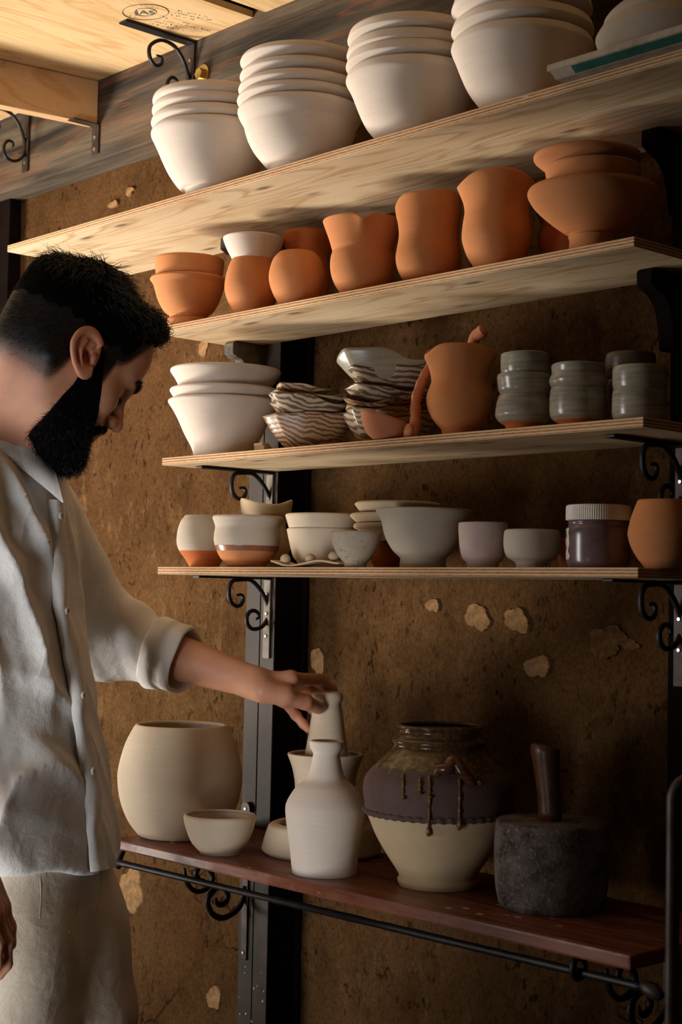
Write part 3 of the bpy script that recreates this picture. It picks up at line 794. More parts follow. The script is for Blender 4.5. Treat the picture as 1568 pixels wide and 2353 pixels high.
pot('terracotta_bowl', 'wide terracotta bowl on a narrow foot at right end of the pitcher shelf', 'bowl', b, pr, M['terra'], 0.004)
hb = b.z+pr[-1][1]
b, pr = C_.prof(955, 740, 1.556, hb-0.03, [(760, 500), (700, 400), (652, 292), (638, 230), (634, 206)])
pot('terracotta_bowl', 'straight sided terracotta bowl resting inside the wide footed bowl', 'bowl', b, pr, M['terra'], 0.004)
hb = b.z+pr[-1][1]
b, pr = C_.prof(915, 740, 1.556, hb-0.012, [(720, 255), (642, 215), (600, 180), (565, 150), (556, 128), (562, 112)])
pot('terracotta_dish', 'flared terracotta dish topping the stack on the wide bowl', 'dish', b, pr, M['terra'], 0.004)

# ---- third shelf
W = Px(370, 800, 5.227); z3 = ZT['s3']
b, pr = W.prof(745, 1260, 1.583, z3, [(398, 1290), (385, 1262), (355, 1180), (280, 1040), (210, 880), (150, 765), (98, 685), (88, 658), (98, 640)])
bowl3 = b, pr
pot('flared_white_bowl', 'bottom flared white bowl of the three on the cup shelf', 'bowl', b, pr, M['white'], 0.004, 'three flared white bowls')
for yy, dx, lab in ((525, 3, 'middle flared white bowl of the three on the cup shelf'), (285, 8, 'top flared white bowl of the three on the cup shelf')):
    X, Y = W.p(0, yy); z_ = b.z+pr[-1][1]
    for _ in range(4):
        q = proj((b.x, b.y, z_)); z_ += (q[1]-Y)*q[2]/F_PX
    X0, Y0 = W.p(0, 658); z0_ = b.z+pr[-1][1]
    for _ in range(4):
        q = proj((b.x, b.y, z0_)); z0_ += (q[1]-Y0)*q[2]/F_PX
    pot('flared_white_bowl', lab, 'bowl', b+Vector((0.001, 0.0008, z_-z0_)), [(r*0.975 if h < 0.06 else r*0.988, h) for r, h in pr], M['white'], 0.004, 'three flared white bowls')
bl = at_y(604, 1038, 1.545)
M['block'] = plain('pale_wood_block', (206, 172, 128), 0.8, 0.1, 0, 0.2, 60, 0.2)
blk = empty('wood_block', (bl.x, 1.545, z3)); tag(blk, 'tiny pale wooden block between white and marbled bowls', 'block')
box('block_body', -0.0125, 0.0125, -0.008, 0.008, 0, 0.012, M['block'], blk, 0.002)
box('block_step', -0.0125, 0.009, -0.0085, 0.007, 0.0115, 0.0165, M['block'], blk, 0.0015)

def marbled(name, dark, light, sc=1.0, seed=0):
    m = MT(name, 0.35, 0.45)
    v = m.co((1, 1, 1.3), loc=(seed, seed*0.7, 0))
    wv = m.noise(v, 9, 3, 0.5, 0.8)
    xx, yy, zz_ = m.sep(v)
    ph = m.math('ADD', m.math('MULTIPLY_ADD', zz_, 560.0*sc, m.math('MULTIPLY', xx, 210.0)), m.math('MULTIPLY', wv, 34.0))
    s_ = m.math('SINE', ph)
    sp = m.noise(v, 260, 2)
    col = m.ramp(m.math('MULTIPLY_ADD', s_, 0.5, 0.5), ((0.0, lin(*dark)), (0.30, lin(*dark)), (0.52, lin(*light)), (1.0, lin(*light))))
    col = m.mix(m.ramp(sp, ((0.66, BW[0]), (0.7, (0.7, 0.7, 0.7, 1)))), col, lin(72, 40, 22))
    return m.out(col, None, m.bump(s_, 0.1, 0.001))
M['marble'] = marbled('marbled_stoneware', (98, 78, 58), (172, 154, 128))
M['marble2'] = marbled('marbled_stoneware_warm', (104, 70, 44), (160, 132, 100), 1.2, 3.1)
M['rustrim'] = plain('rust_rim', (120, 76, 46), 0.5, 0.4, 0, 0.4, 200, 0.3)
def shell(loc, rx, ry, h, base, mat, label, group, seed, rot, lift=0.012, tilt=(0, 0)):
    """free-form slab dish: squarish wavy outline, rim rising and falling"""
    rnd = random.Random(seed); ph = [rnd.uniform(0, 6.28) for _ in range(5)]
    seg = 64; rows = 12; V, Fc = [], []
    def P(a, f, inner):
        sq = 1.0/max(abs(math.cos(a))**1.0, abs(math.sin(a))**1.0); sq = 1+(sq-1)*0.35
        q = sq*(1+0.06*math.sin(2*a+ph[0])+0.05*math.sin(3*a+ph[1])+0.035*math.sin(5*a+ph[2]))
        rr = base+(1-base)*f**0.8
        z = h*f**1.25 + lift*f*f*(math.sin(2*a+ph[3])*0.7+0.5*math.sin(3*a+ph[4])+0.25*math.sin(7*a))
        th = 0.0032
        if inner: rr -= 0.03+0.0*f; z += th*(1-0.6*f)
        return (rx*rr*q*math.cos(a), ry*rr*q*math.sin(a), z)
    for inner in (False, True):
        fr_ = [k/rows for k in range(rows+1)]
        for f in (fr_ if not inner else fr_[::-1]):
            for k in range(seg): V.append(P(2*PI*k/seg, f, inner))
    n = 2*(rows+1)
    for i in range(n-1):
        for k in range(seg):
            a = i*seg+k; b_ = i*seg+(k+1) % seg; Fc.append((a, b_, b_+seg, a+seg))
    Fc.append(tuple(range(seg))[::-1]); Fc.append(tuple((n-1)*seg+k for k in range(seg)))
    R = Matrix.Rotation(rot, 4, 'Z') @ Matrix.Rotation(tilt[0], 4, 'X') @ Matrix.Rotation(tilt[1], 4, 'Y')
    me = mesh('marbled_dish', V, Fc); me.transform(R)
    o = link('marbled_dish', me, [mat, M['rustrim']], None, smooth=True, loc=loc)
    for p in me.polygons:
        i = p.index//seg
        if p.index < (n-1)*seg and i == rows: p.material_index = 1
    tag(o, label, 'dish', group); return o
VIEWROT = math.atan2(CR.y, CR.x)
c = at_y(718, 1027, 1.578); cx_, cy_ = c.x, c.y
S1_ = [(0.0, 0.068, 0.052, 0.056, 0.40, 'marble2', 'bottom dish of the left marbled stack, brown stripes', 0.004), (0.048, 0.070, 0.055, 0.030, 0.50, 'marble', 'striped grey dish with wavy rim second in left marbled stack', 0.007), (0.068, 0.068, 0.050, 0.018, 0.6, 'marble', 'thin dish third in the left marbled stack', 0.005), (0.083, 0.050, 0.042, 0.015, 0.6, 'marble2', 'small dish on top of the left marbled stack', 0.004)]
for i, (dz, rx, ry, h, bs, mt, lab, lf) in enumerate(S1_):
    shell(Vector((cx_, cy_, z3+dz+0.0005)) - CR*(0.012 if i == 3 else 0.0), rx, ry, h, bs, M[mt], lab, 'left stack of marbled dishes', 21+i, VIEWROT, lf)
c = at_y(893, 1015, 1.588)
S2_ = [(0.0, 0.066, 0.050, 0.050, 0.45, 'marble', 'bottom dish of the right marbled stack behind the clay ladle', 0.004), (0.030, 0.064, 0.050, 0.026, 0.5, 'marble2', 'second dish of the right marbled stack', 0.007), (0.046, 0.066, 0.050, 0.022, 0.5, 'marble2', 'third dish of the right marbled stack', 0.007), (0.064, 0.062, 0.050, 0.020, 0.5, 'marble', 'fourth dish of the right marbled stack', 0.006), (0.082, 0.064, 0.052, 0.034, 0.5, 'marble', 'broad striped dish fifth in the right marbled stack', 0.010), (0.094, 0.074, 0.055, 0.036, 0.55, 'greyglaze', 'pale speckled dish on top of the right marbled stack', 0.008)]
def glaze(name, c1, c2, rough=0.22, spec=0.5):
    m = MT(name, rough, spec)
    v = m.co((8, 8, 90)); nz = m.noise(v, 2.4, 4, 0.6, 0.4); sp = m.noise(m.co(), 420, 2)
    col = m.ramp(nz, ((0.3, lin(*c1)), (0.7, lin(*c2))))
    col = m.mix(m.ramp(sp, ((0.68, BW[0]), (0.74, (0.6, 0.6, 0.6, 1)))), col, lin(90, 64, 44))
    return m.out(col, None, m.bump(nz, 0.12, 0.002))
M['greyglaze'] = glaze('pale_grey_glaze', (150, 142, 124), (176, 168, 150), 0.25)
for i, (dz, rx, ry, h, bs, mt, lab, lf) in enumerate(S2_):
    shell(Vector((c.x, c.y, z3+dz+0.0005)) + CR*(-0.004 if i == 5 else 0.0), rx, ry, h, bs, M[mt], lab, 'right stack of marbled dishes', 41+i, VIEWROT, lf)
# ladle
Lq = Px(760, 740, 3.92)
yl = 1.515
lc = at_y(*Lq.p(480, 1030), yl)
ld = empty('clay_ladle', (lc.x, yl, z3+0.0005)); tag(ld, 'unglazed terracotta ladle leaning beside the pitcher with handle raised', 'ladle')
M['terra_raw'] = clay('terracotta_raw', (206, 142, 104), (196, 122, 84), rings=0.05, grain=0.6)
seg, rows = 40, 9; V, Fc = [], []
def LB(a, f, inn):
    rr = 0.30+0.70*math.sin(f*PI/2)**0.8
    rx, ry = 0.0335, 0.028
    h = 0.034*f**1.4*(1-0.28*math.cos(a)) - (0.002 if False else 0)
    th = 0.0028 if inn else 0
    return Vector(((rx*rr-th)*math.cos(a), (ry*rr-th)*math.sin(a), h+(th*1.2*(1-f) if inn else 0)))
for inn in (0, 1):
    for i in range(rows+1):
        f = i/rows if not inn else 1-i/rows
        for k in range(seg):
            V.append(LB(2*PI*k/seg, f, inn))
n = 2*(rows+1)
for i in range(n-1):
    for k in range(seg):
        a = i*seg+k; b_ = i*seg+(k+1) % seg; Fc.append((a, b_, b_+seg, a+seg))
Fc.append(tuple(range(seg))[::-1]); Fc.append(tuple((n-1)*seg+k for k in range(seg)))
me = mesh('ladle_bowl', V, Fc); me.transform(Matrix.Rotation(VIEWROT, 4, 'Z'))
link('ladle_bowl', me, M['terra_raw'], ld, smooth=True)
hp = [(690, 1000), (735, 985), (762, 930), (765, 800), (775, 680), (810, 570), (850, 480), (900, 390)]
hp = [at_y(*Lq.p(a, b_), yl+0.0095*i)-Vector((lc.x, yl, z3+0.0005)) for i, (a, b_) in enumerate(hp)]
hp = [Vector((p.x, p.y, max(p.z, 0.0105))) for p in hp]
HP = catmull(hp, 5); rr_ = [0.0105-0.003*k/len(HP)+0.0007*math.sin(k*1.3) for k in range(len(HP))]
tube('ladle_handle', HP, rr_, M['terra_raw'], ld, 12, 0.75)
b, pr = Lq.prof(1150, 1010, 1.560, z3, [(1000, 1035), (1000, 978), (985, 958), (920, 880), (880, 800), (863, 720), (870, 650), (900, 570), (910, 525), (897, 420), (880, 340), (870, 280), (880, 235)])
pot('terracotta_pitcher', 'waisted terracotta pitcher on the cup shelf beside the ladle', 'pitcher', b, pr, M['terra'], 0.0035, rim=spout_rim(TOCAM-1.35, 0.012, 0.13, 0.40, [(TOCAM+1.35, 0.007, 0.20, 0.5)]))
pt = b
hh = [at_y(*Lq.p(a, b_), 1.60) for a, b_ in [(1210, 600), (1250, 330), (1285, 190), (1310, 130), (1355, 95), (1380, 75)]]
sh = empty('clay_ladle', (hh[0].x, 1.60, hh[0].z)); tag(sh, 'clay ladle whose handle tip pokes out above the pitcher', 'ladle')
HP = catmull([p-hh[0] for p in hh], 5)
tube('ladle_handle', HP, [0.008+0.0022*k/len(HP) for k in range(len(HP))], M['terra_raw'], sh, 12, 0.8)
# grey cups
G = Px(1120, 780, 3.5)
M['cup'] = glaze('grey_ash_glaze', (124, 116, 100), (164, 156, 138), 0.24)
M['cup2'] = glaze('brown_ash_glaze', (84, 68, 50), (112, 94, 70), 0.3)
def two_tone(o, me, zcut, m2, m1_index_below=True):
    me.materials.append(m2)
    for p in me.polygons:
        if p.center.z < zcut: p.material_index = len(me.materials)-1
def cup(ax, ay, y, zb, pts, label, mat='cup', cut=None, seed=0, wob=0.012):
    b, pr = G.prof(ax, ay, y, zb, pts)
    me = lathe_mesh('glazed_cup', pr, 0.004, wob=wob, seed=seed)
    o = link('glazed_cup', me, M[mat], None, smooth=True, loc=b); tag(o, label, 'cup', 'grey glazed cups')
    if cut: two_tone(o, me, cut, M['terra2'])
    return b.z+pr[-1][1]
zt = cup(285, 700, 1.552, z3, [(150, 735), (150, 712), (135, 690), (95, 665), (68, 625), (66, 590), (80, 500), (96, 455)], 'bottom cup of the leftmost grey cup stack', cut=0.0125, seed=1)
zt = cup(292, 700, 1.552, zt-0.001, [(120, 450), (95, 420), (88, 380), (82, 310), (90, 288)], 'middle cup of the leftmost grey cup stack', seed=2, wob=0.02)
cup(298, 700, 1.556, zt-0.006, [(135, 290), (112, 260), (110, 180), (112, 130), (118, 118)], 'top cup of the leftmost grey cup stack', seed=3)
zt = cup(724, 680, 1.556, z3, [(590, 705), (585, 685), (525, 645), (505, 605), (503, 520), (506, 450), (512, 402)], 'bottom cup of the middle grey cup stack', cut=0.0105, seed=4, wob=0.006)
cup(728, 680, 1.556, zt-0.001, [(545, 400), (515, 385), (500, 345), (503, 315), (518, 275), (513, 225), (520, 208)], 'top cup of the middle grey cup stack with uneven rim', seed=5, wob=0.02)
zt = cup(1222, 660, 1.560, z3, [(1060, 660), (1020, 640), (1006, 590), (1008, 470), (1014, 415)], 'bottom cup of the rightmost front grey stack', seed=6, wob=0.005)
cup(1226, 660, 1.560, zt-0.001, [(1040, 410), (1016, 395), (1010, 320), (1011, 255), (1018, 228)], 'top cup of the rightmost front grey stack', seed=7, wob=0.008)
zt = cup(1150, 560, 1.640, z3, [(1010, 560), (975, 520), (962, 420), (965, 340)], 'brown cup at the back holding another behind the rightmost stack', 'cup2', seed=8)
cup(1152, 560, 1.640, zt-0.001, [(985, 335), (958, 310), (952, 220), (954, 140), (964, 118)], 'brown cup on top at the back behind the rightmost stack', 'cup2', seed=9)

# ---- fourth shelf
Q = Px(390, 1130, 5.058); z4 = ZT['s4']
def dipped(name, label, cat, b, pr, zcut, mtop, mbot, th=0.0035, band=None, **kw):
    me = lathe_mesh(name, pr, th, **kw); o = link(name, me, M[mtop], None, smooth=True, loc=b); tag(o, label, cat)
    me.materials.append(M[mbot])
    if band: me.materials.append(M[band[1]])
    for p in me.polygons:
        c_ = p.center
        if c_.z < zcut:
            p.material_index = 1
            if band and c_.z > zcut-band[0]: p.material_index = 2
    return o
b, pr = Q.prof(400, 875, 1.585, z4, [(238, 885), (190, 800), (140, 735), (111, 690), (88, 630), (82, 560), (95, 450), (130, 350), (182, 280)])
zc = pr[3][1]
dipped('dipped_cup', 'rounded cup with grey slip above bare terracotta, leftmost on its shelf', 'cup', b, pr, zc, 'greyclay', 'terra2', sub=9)
M['gloss_brown'] = plain('wet_glaze_band', (150, 98, 74), 0.3, 0.5, 0, 0.2, 30, 0.1)
b, pr = Q.prof(895, 880, 1.556, z4, [(662, 890), (655, 838), (640, 822), (600, 790), (560, 720), (528, 645), (525, 630), (513, 560), (520, 480), (530, 415), (516, 360), (499, 312), (508, 290)])
dipped('dipped_bowl', 'flared rim bowl with grey slip over bare terracotta foot', 'bowl', b, pr, pr[6][1], 'greyclay', 'terra', 0.0035, (0.0085, 'gloss_brown'), sub=9)
b, pr = Q.prof(1110, 880, 1.635, z4, [(960, 890), (900, 830), (845, 720), (825, 640), (840, 560), (880, 440), (890, 380), (870, 300), (836, 250), (822, 150), (824, 128)])
pot('wavy_vase', 'shaded vase with dipping wavy rim behind the dipped bowl', 'vase', b, pr, M['buff'], 0.0035, rim=lambda a, f: (1.0, -0.0052*(max(0, (f-0.6)/0.4)**2)*math.cos(2*(a-TOCAM)-0.5)))
R_ = Px(620, 1130, 5.227)
b, pr = R_.prof(632, 880, 1.598, z4, [(350, 915), (325, 845), (295, 810), (268, 755), (240, 640), (215, 520), (205, 468), (214, 450)])
pot('cream_bowl', 'lower of two stacked pinkish cream bowls behind the clay pellets', 'bowl', b, pr, M['cream'])
hb = b.z+pr[-1][1]
b, pr = R_.prof(634, 880, 1.598, hb-0.016, [(330, 540), (262, 480), (230, 440), (203, 350), (188, 295), (198, 276)])
pot('cream_bowl', 'upper of two stacked pinkish cream bowls behind the clay pellets', 'bowl', b, pr, M['cream'])
# slab with pellets
sl0 = at_y(*R_.p(35, 870), 1.510); sl1 = at_y(*R_.p(892, 885), 1.518)
sb = empty('clay_slab', (sl0.x, 1.522, z4+0.0005)); tag(sb, 'thin curled slab of buff clay under three clay pellets', 'slab')
L_ = sl1.x-sl0.x; V, Fc = [], []
nx = 24
for j in range(2):
    for i in range(nx+1):
        f = i/nx
        zc_ = 0.0035+0.005*max(0, 1-f*6)**1.0*0.9+0.0042*math.exp(-((f-0.72)/0.16)**2)-0.003*math.exp(-((f-0.28)/0.2)**2)
        for yy in (-0.016, 0.016):
            V.append((f*L_, yy+0.002*math.sin(9*f), zc_+(0.0026 if j else 0)))
m_ = 2*(nx+1)
for i in range(nx):
    a = 2*i
    Fc += [(a, a+1, a+3, a+2), (m_+a, m_+a+2, m_+a+3, m_+a+1), (a, a+2, m_+a+2, m_+a), (a+1, m_+a+1, m_+a+3, a+3)]
Fc += [(0, m_, m_+1, 1), (2*nx, 2*nx+1, m_+2*nx+1, m_+2*nx)]
link('slab_sheet', mesh('slab_sheet', V, Fc), M['buff'], sb, smooth=False)
def pellet(px, py, r, label, seed):
    rnd = random.Random(seed); p = at_y(px, py, 1.522)
    bm = bmesh.new(); bmesh.ops.create_icosphere(bm, subdivisions=3, radius=r)
    for v in bm.verts: v.co *= 1+0.10*math.sin(v.co.x*260+seed)+0.07*math.sin(v.co.y*310+seed*2); v.co.z *= 0.88
    f = (p.x-sl0.x)/L_
    o = link('clay_pellet', bm_mesh('clay_pellet', bm), M['buff'], None, smooth=True)
    zc_ = 0.0035+0.0042*math.exp(-((f-0.72)/0.16)**2)-0.003*math.exp(-((f-0.28)/0.2)**2)
    o.location = (p.x, 1.522, z4+zc_+0.0031+r*0.88); tag(o, label, 'pellet', 'clay pellets on the slab')
pellet(656, 1290, 0.0079, 'smooth clay pellet at the left of the slab', 1)
pellet(715, 1289, 0.0079, 'clay pellet in the middle of the slab', 2)
pellet(768, 1289, 0.0082, 'faceted clay pellet by the pitted bowl', 3)
M['pitted'] = None
def pitted():
    m = MT('pitted_slip', 0.9, 0.1)
    v = m.co(); vo = m.n('ShaderNodeTexVoronoi'); vo.inputs['Scale'].default_value = 210; m.l(v, vo.inputs['Vector'])
    g = m.noise(v, 55, 2)
    ringp = m.math('MULTIPLY', m.ramp(vo.outputs['Distance'], ((0.12, BW[0]), (0.24, BW[1]), (0.36, BW[0]))), m.ramp(g, ((0.5, BW[0]), (0.62, BW[1]))))
    hole = m.math('MULTIPLY', m.ramp(vo.outputs['Distance'], ((0.10, BW[1]), (0.16, BW[0]))), m.ramp(g, ((0.5, BW[0]), (0.6, BW[1]))))
    n2 = m.noise(v, 90, 4)
    h = m.math('ADD', m.math('SUBTRACT', ringp, hole), m.math('MULTIPLY', n2, 0.7))
    col = m.mix(n2, lin(176, 160, 138), lin(204, 190, 170))
    col = m.mix(m.math('MULTIPLY', hole, 0.6), col, lin(96, 78, 62))
    return m.out(col, None, m.bump(h, 0.6, 0.0016))
M['pitted'] = pitted()
b, pr = R_.prof(1030, 905, 1.530, z4, [(890, 925), (895, 875), (886, 848), (820, 770), (762, 660), (737, 570), (728, 510), (738, 485)])
pot('pitted_bowl', 'small bowl with pitted rough slip in front of stacked dishes', 'bowl', b, pr, M['pitted'], 0.004, wob=0.012, seed=4)
# dishes on a cup behind
U = Px(800, 1120, 3.92)
b, pr = U.prof(350, 715, 1.630, z4, [(245, 725), (195, 640), (185, 600), (210, 540), (255, 480)])
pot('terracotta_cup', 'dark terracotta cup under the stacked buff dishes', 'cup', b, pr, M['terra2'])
zz = b.z+pr[-1][1]-0.001
for i, (pts, lab) in enumerate([([(250, 470), (160, 440), (95, 395), (75, 375)], 'bottom dish of the buff stack on a terracotta cup'),
        ([(240, 390), (150, 392), (75, 385), (47, 360), (58, 335)], 'second dish of the buff stack on a terracotta cup'),
        ([(200, 330), (130, 325), (78, 322), (22, 272), (20, 258), (30, 245)], 'third dish of the buff stack on a terracotta cup'),
        ([(190, 235), (140, 230), (110, 225), (65, 170), (60, 155), (75, 140)], 'top dish of the buff stack on a terracotta cup')]):
    b, pr = U.prof(442 if i != 0 else 420, 715, 1.630, zz, pts)
    pot('buff_dish', lab, 'dish', b, pr, M['buff'], 0.0035, 'stacked buff dishes')
    zz = b.z+pr[-1][1]-0.004
b, pr = U.prof(674, 712, 1.566, z4, [(462, 725), (470, 655), (466, 636), (400, 570), (342, 472), (316, 390), (302, 315), (272, 262), (249, 215), (262, 200)])
pot('footed_bowl', 'large grey white bowl with flared rim and chipped foot', 'bowl', b, pr, M['greyclay'], 0.004)
b, pr = U.prof(1214, 712, 1.556, z4, [(1072, 725), (1072, 698), (1060, 672), (1030, 640), (1012, 580), (1001, 480), (996, 380), (998, 330), (1004, 320)])
pot('pink_cup', 'tall pinkish cup with dotted surface', 'cup', b, pr, M['pink'], 0.004, wob=0.008, seed=3)
K = Px(1130, 1120, 3.58)
b, pr = K.prof(330, 650, 1.556, z4, [(205, 665), (195, 622), (165, 600), (130, 578), (106, 530), (98, 450), (104, 375), (114, 354)])
pot('squat_cup', 'squat buff grey cup beside the pink one', 'cup', b, pr, M['greyclay'], 0.004, wob=0.006, seed=5)
b, pr = K.prof(720, 650, 1.645, z4, [(560, 660), (540, 560), (520, 480), (510, 437)])
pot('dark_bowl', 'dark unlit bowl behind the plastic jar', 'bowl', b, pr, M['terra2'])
# plastic jar with ribbed lid
jl, pr = K.prof(876, 650, 1.562, z4, [(650, 662), (625, 645), (613, 600), (611, 480), (612, 390), (620, 345), (637, 312), (633, 290), (640, 272)])
M['jar_body'] = plain('purple_slip_in_plastic', (116, 96, 98), 0.22, 0.5, 0, 0.3, 24, 0.03, c2=(92, 72, 74))
M['lid'] = plain('white_plastic_lid', (222, 212, 198), 0.45, 0.4, 0, 0.06, 20, 0.0)
jr = empty('plastic_jar', jl); tag(jr, 'plastic jar of purplish slip with ribbed white screw lid', 'jar')
link('jar_body', lathe_mesh('jar_body', pr, 0.002, closed=True), M['jar_body'], jr, smooth=True)
rl_ = abs(pr[3][0])*1.0; zl = pr[-1][1]-0.0005
X, Y = K.p(0, 150); z_ = jl.z+zl
for _ in range(4):
    q = proj((jl.x, jl.y, z_)); z_ += (q[1]-Y)*q[2]/F_PX
hl = z_-jl.z-zl
V, Fc = [], []; seg = 180
for r0, z0_, rib in ((0.4, 0, 0), (0.985, 0, 0), (1.0, 0.0012, 1), (1.0, hl-0.003, 1), (0.985, hl-0.0008, 0), (0.96, hl, 0), (0.4, hl, 0)):
    for k in range(seg):
        a = 2*PI*k/seg; r = rl_*r0-(0.0006 if rib and k % 2 else 0)
        V.append((r*math.cos(a), r*math.sin(a), zl+z0_))
for i in range(6):
    for k in range(seg):
        a = i*seg+k; b_ = i*seg+(k+1) % seg; Fc.append((a, b_, b_+seg, a+seg))
Fc.append(tuple(range(seg))[::-1]); Fc.append(tuple(6*seg+k for k in range(seg)))
link('jar_lid', mesh('jar_lid', V, Fc), M['lid'], jr)
# dried slip drip on jar
V, Fc = [], []
for i in range(9):
    z0_ = pr[2][1]+(pr[5][1]-pr[2][1])*i/8
    for k in range(5):
        a = TOCAM-1.32+(k-2)*0.05*(1+0.5*math.sin(i*1.7))+0.03*math.sin(i*2.3); V.append(((rl_+0.0006)*math.cos(a), (rl_+0.0006)*math.sin(a), z0_))
for i in range(8):
    for k in range(4): Fc.append((i*5+k, i*5+k+1, i*5+k+6, i*5+k+5))
link('slip_drip', mesh('slip_drip', V, Fc), M['slip'], jr, smooth=True)
b, pr = K.prof(1440, 655, 1.565, z4, [(1270, 670), (1200, 580), (1150, 490), (1130, 420), (1126, 370), (1150, 260), (1180, 175), (1206, 112)])
pot('terracotta_pot', 'rounded terracotta pot cut by the right edge of the frame', 'pot', b, pr, M['terra'])

# ---- bench
def bench_y(px, py, rpx):
    p = at_z(px, py, ZB); t = proj(p)[2]; d = Vector((CF.x, CF.y)).normalized()
    return p.y + d.y*rpx*t/F_PX
D = Px(220, 1480, 2.3059)
y_ = bench_y(410, 1936, 80)
b, pr = D.prof(440, 1000, y_, ZB, [(260, 1048), (225, 1005), (170, 930), (132, 830), (118, 720), (126, 640), (158, 530), (196, 455), (214, 428)])
pot('large_round_pot', 'large round cream pot at the left end of the bench', 'pot', b, pr, M['cream'], 0.006)
y_ = bench_y(501, 1968, 46)
b, pr = D.prof(655, 1090, y_, ZB, [(552, 1112), (548, 1096), (505, 1045), (478, 975), (466, 920), (472, 903)])
pot('cream_bowl', 'small cream bowl in front of the large round pot', 'bowl', b, pr, M['cream'], 0.0045)
y_ = bench_y(745, 1984, 128)
b, pr = D.prof(1196, 1080, y_, ZB, [(905, 1110), (880, 1090), (884, 1060), (905, 990), (920, 958), (945, 945)])
yring, bring, hring = y_, b, pr[-1][1]
pot('ring_stand', 'low cream ring stand behind the white bottle', 'stand', b, pr, M['cream'], 0.012)
b, pr = D.prof(1208, 1080, yring, ZB+0.0065, [(1010, 1060), (1000, 980), (1040, 860), (1056, 760), (1042, 660), (1018, 590), (1022, 578)])
pot('flared_pot', 'waisted cream pot with flared mouth standing in the ring stand', 'pot', b, pr, M['cream'], 0.005)
zfl = b.z+pr[2][1]
b, pr = D.prof(1214, 1080, yring, zfl+0.01, [(1090, 760), (1100, 640), (1130, 470), (1146, 370), (1158, 315), (1150, 288), (1149, 268), (1156, 256)])
pot('cone_bottle', 'tapering cream bottle held by the hand inside the flared pot', 'bottle', b, pr, M['cream'], 0.006)
cone_base, cone_pr = b, pr
y_ = bench_y(746, 2019.5, 73)
b, pr = D.prof(1211, 1215, y_, ZB, [(1044, 1236), (1040, 1205), (1030, 1100), (1015, 980), (1005, 885), (1015, 832), (1060, 762), (1115, 712), (1138, 655), (1150, 600), (1152, 578), (1137, 548), (1134, 520), (1140, 512)])
pot('white_bottle', 'tall white shouldered bottle in the middle of the bench', 'bottle', b, pr, M['white'], 0.005)
# glazed jar
J = Px(800, 1600, 2.0417)
y_ = bench_y(1006, 2049.5, 92)
b, pr = J.prof(420, 880, y_, ZB, [(240, 905), (231, 860), (236, 832), (180, 742), (130, 655), (97, 575), (79, 535), (76, 505), (70, 440), (82, 380), (130, 322), (192, 262), (214, 232), (208, 206), (234, 182), (242, 160), (224, 142), (230, 134)])
JR = pr; jb = b
def jarmat(zs):
    zr, zg, ztop = zs
    m = MT('glazed_jar_mat', 0.5, 0.4)
    v = m.co(); x, y, z = m.sep(v)
    ang = m.math('ARCTAN2', y, x)
    wob = m.noise(v, 26, 3, 0.6)
    cmb = m.n('ShaderNodeCombineXYZ'); m.l(m.math('MULTIPLY', ang, 7.0), cmb.inputs[0])
    drip = m.noise(cmb.outputs[0], 1.0, 2, 0.7)
    fine = m.noise(v, 240, 3); mid = m.noise(v, 60, 4)
    # glaze lower limit with drips
    lim = m.math('ADD', m.math('MULTIPLY_ADD', wob, 0.016, zg-0.008), m.math('MULTIPLY', m.ramp(drip, ((0.60, BW[0]), (0.70, BW[1]))), -0.045))
    gl = m.ramp(m.math('MULTIPLY', m.math('SUBTRACT', z, lim), 300.0), ((0.0, BW[0]), (1.0, BW[1])))
    band = m.math('GREATER_THAN', z, zr)
    raw = m.mix(mid, lin(224, 198, 158), lin(210, 182, 140))
    purple = m.mix(mid, lin(112, 90, 84), lin(92, 70, 66))
    col = m.mix(band, raw, purple)
    gcol = m.ramp(m.noise(v, 130, 4, 0.7), ((0.32, lin(44, 28, 18)), (0.5, lin(96, 74, 42)), (0.66, lin(136, 116, 74))))
    top = m.math('GREATER_THAN', z, ztop)
    gcol = m.mix(m.math('MULTIPLY', top, 0.6), gcol, lin(70, 44, 28))
    col = m.mix(gl, col, gcol)
    rg = m.mix(gl, (0.85, 0.85, 0.85, 1), (0.16, 0.16, 0.16, 1))
    h = m.math('ADD', m.math('MULTIPLY', fine, 0.4), m.math('MULTIPLY', gl, 0.8))
    return m.out(col, rg, m.bump(h, 0.45, 0.0016))
zr_ = JR[6][1]; zg_ = JR[10][1]-0.004
M['jar'] = jarmat((zr_, zg_, JR[11][1]))
jr2 = empty('glazed_jar', jb); tag(jr2, 'big brown glazed storage jar with bare cream lower half and drips', 'jar')
def jrim(a, f):
    return 1.0, 0.0
o = link('jar_body', lathe_mesh('jar_body', JR, 0.007, seg=120, sub=6), M['jar'], jr2, smooth=True)
# pinched cordon round the belly
V, Fc = [], []; seg = 220; sr = 8; rc = JR[6][0]
for k in range(seg):
    a = 2*PI*k/seg; w_ = 0.0035+0.0013*math.sin(a*46); z0_ = zr_+0.0008*math.sin(a*46+1)
    for j in range(sr):
        t_ = 2*PI*j/sr; V.append(((rc+w_*math.cos(t_))*math.cos(a), (rc+w_*math.cos(t_))*math.sin(a), z0_+0.004*math.sin(t_)))
for k in range(seg):
    for j in range(sr):
        k2 = (k+1) % seg; j2 = (j+1) % sr; Fc.append((k*sr+j, k2*sr+j, k2*sr+j2, k*sr+j2))
M['cordon'] = plain('purple_brown_clay', (112, 90, 84), 0.8, 0.2, 0, 0.25, 80, 0.3)
link('pinched_cordon', mesh('pinched_cordon', V, Fc), M['cordon'], jr2, smooth=True)
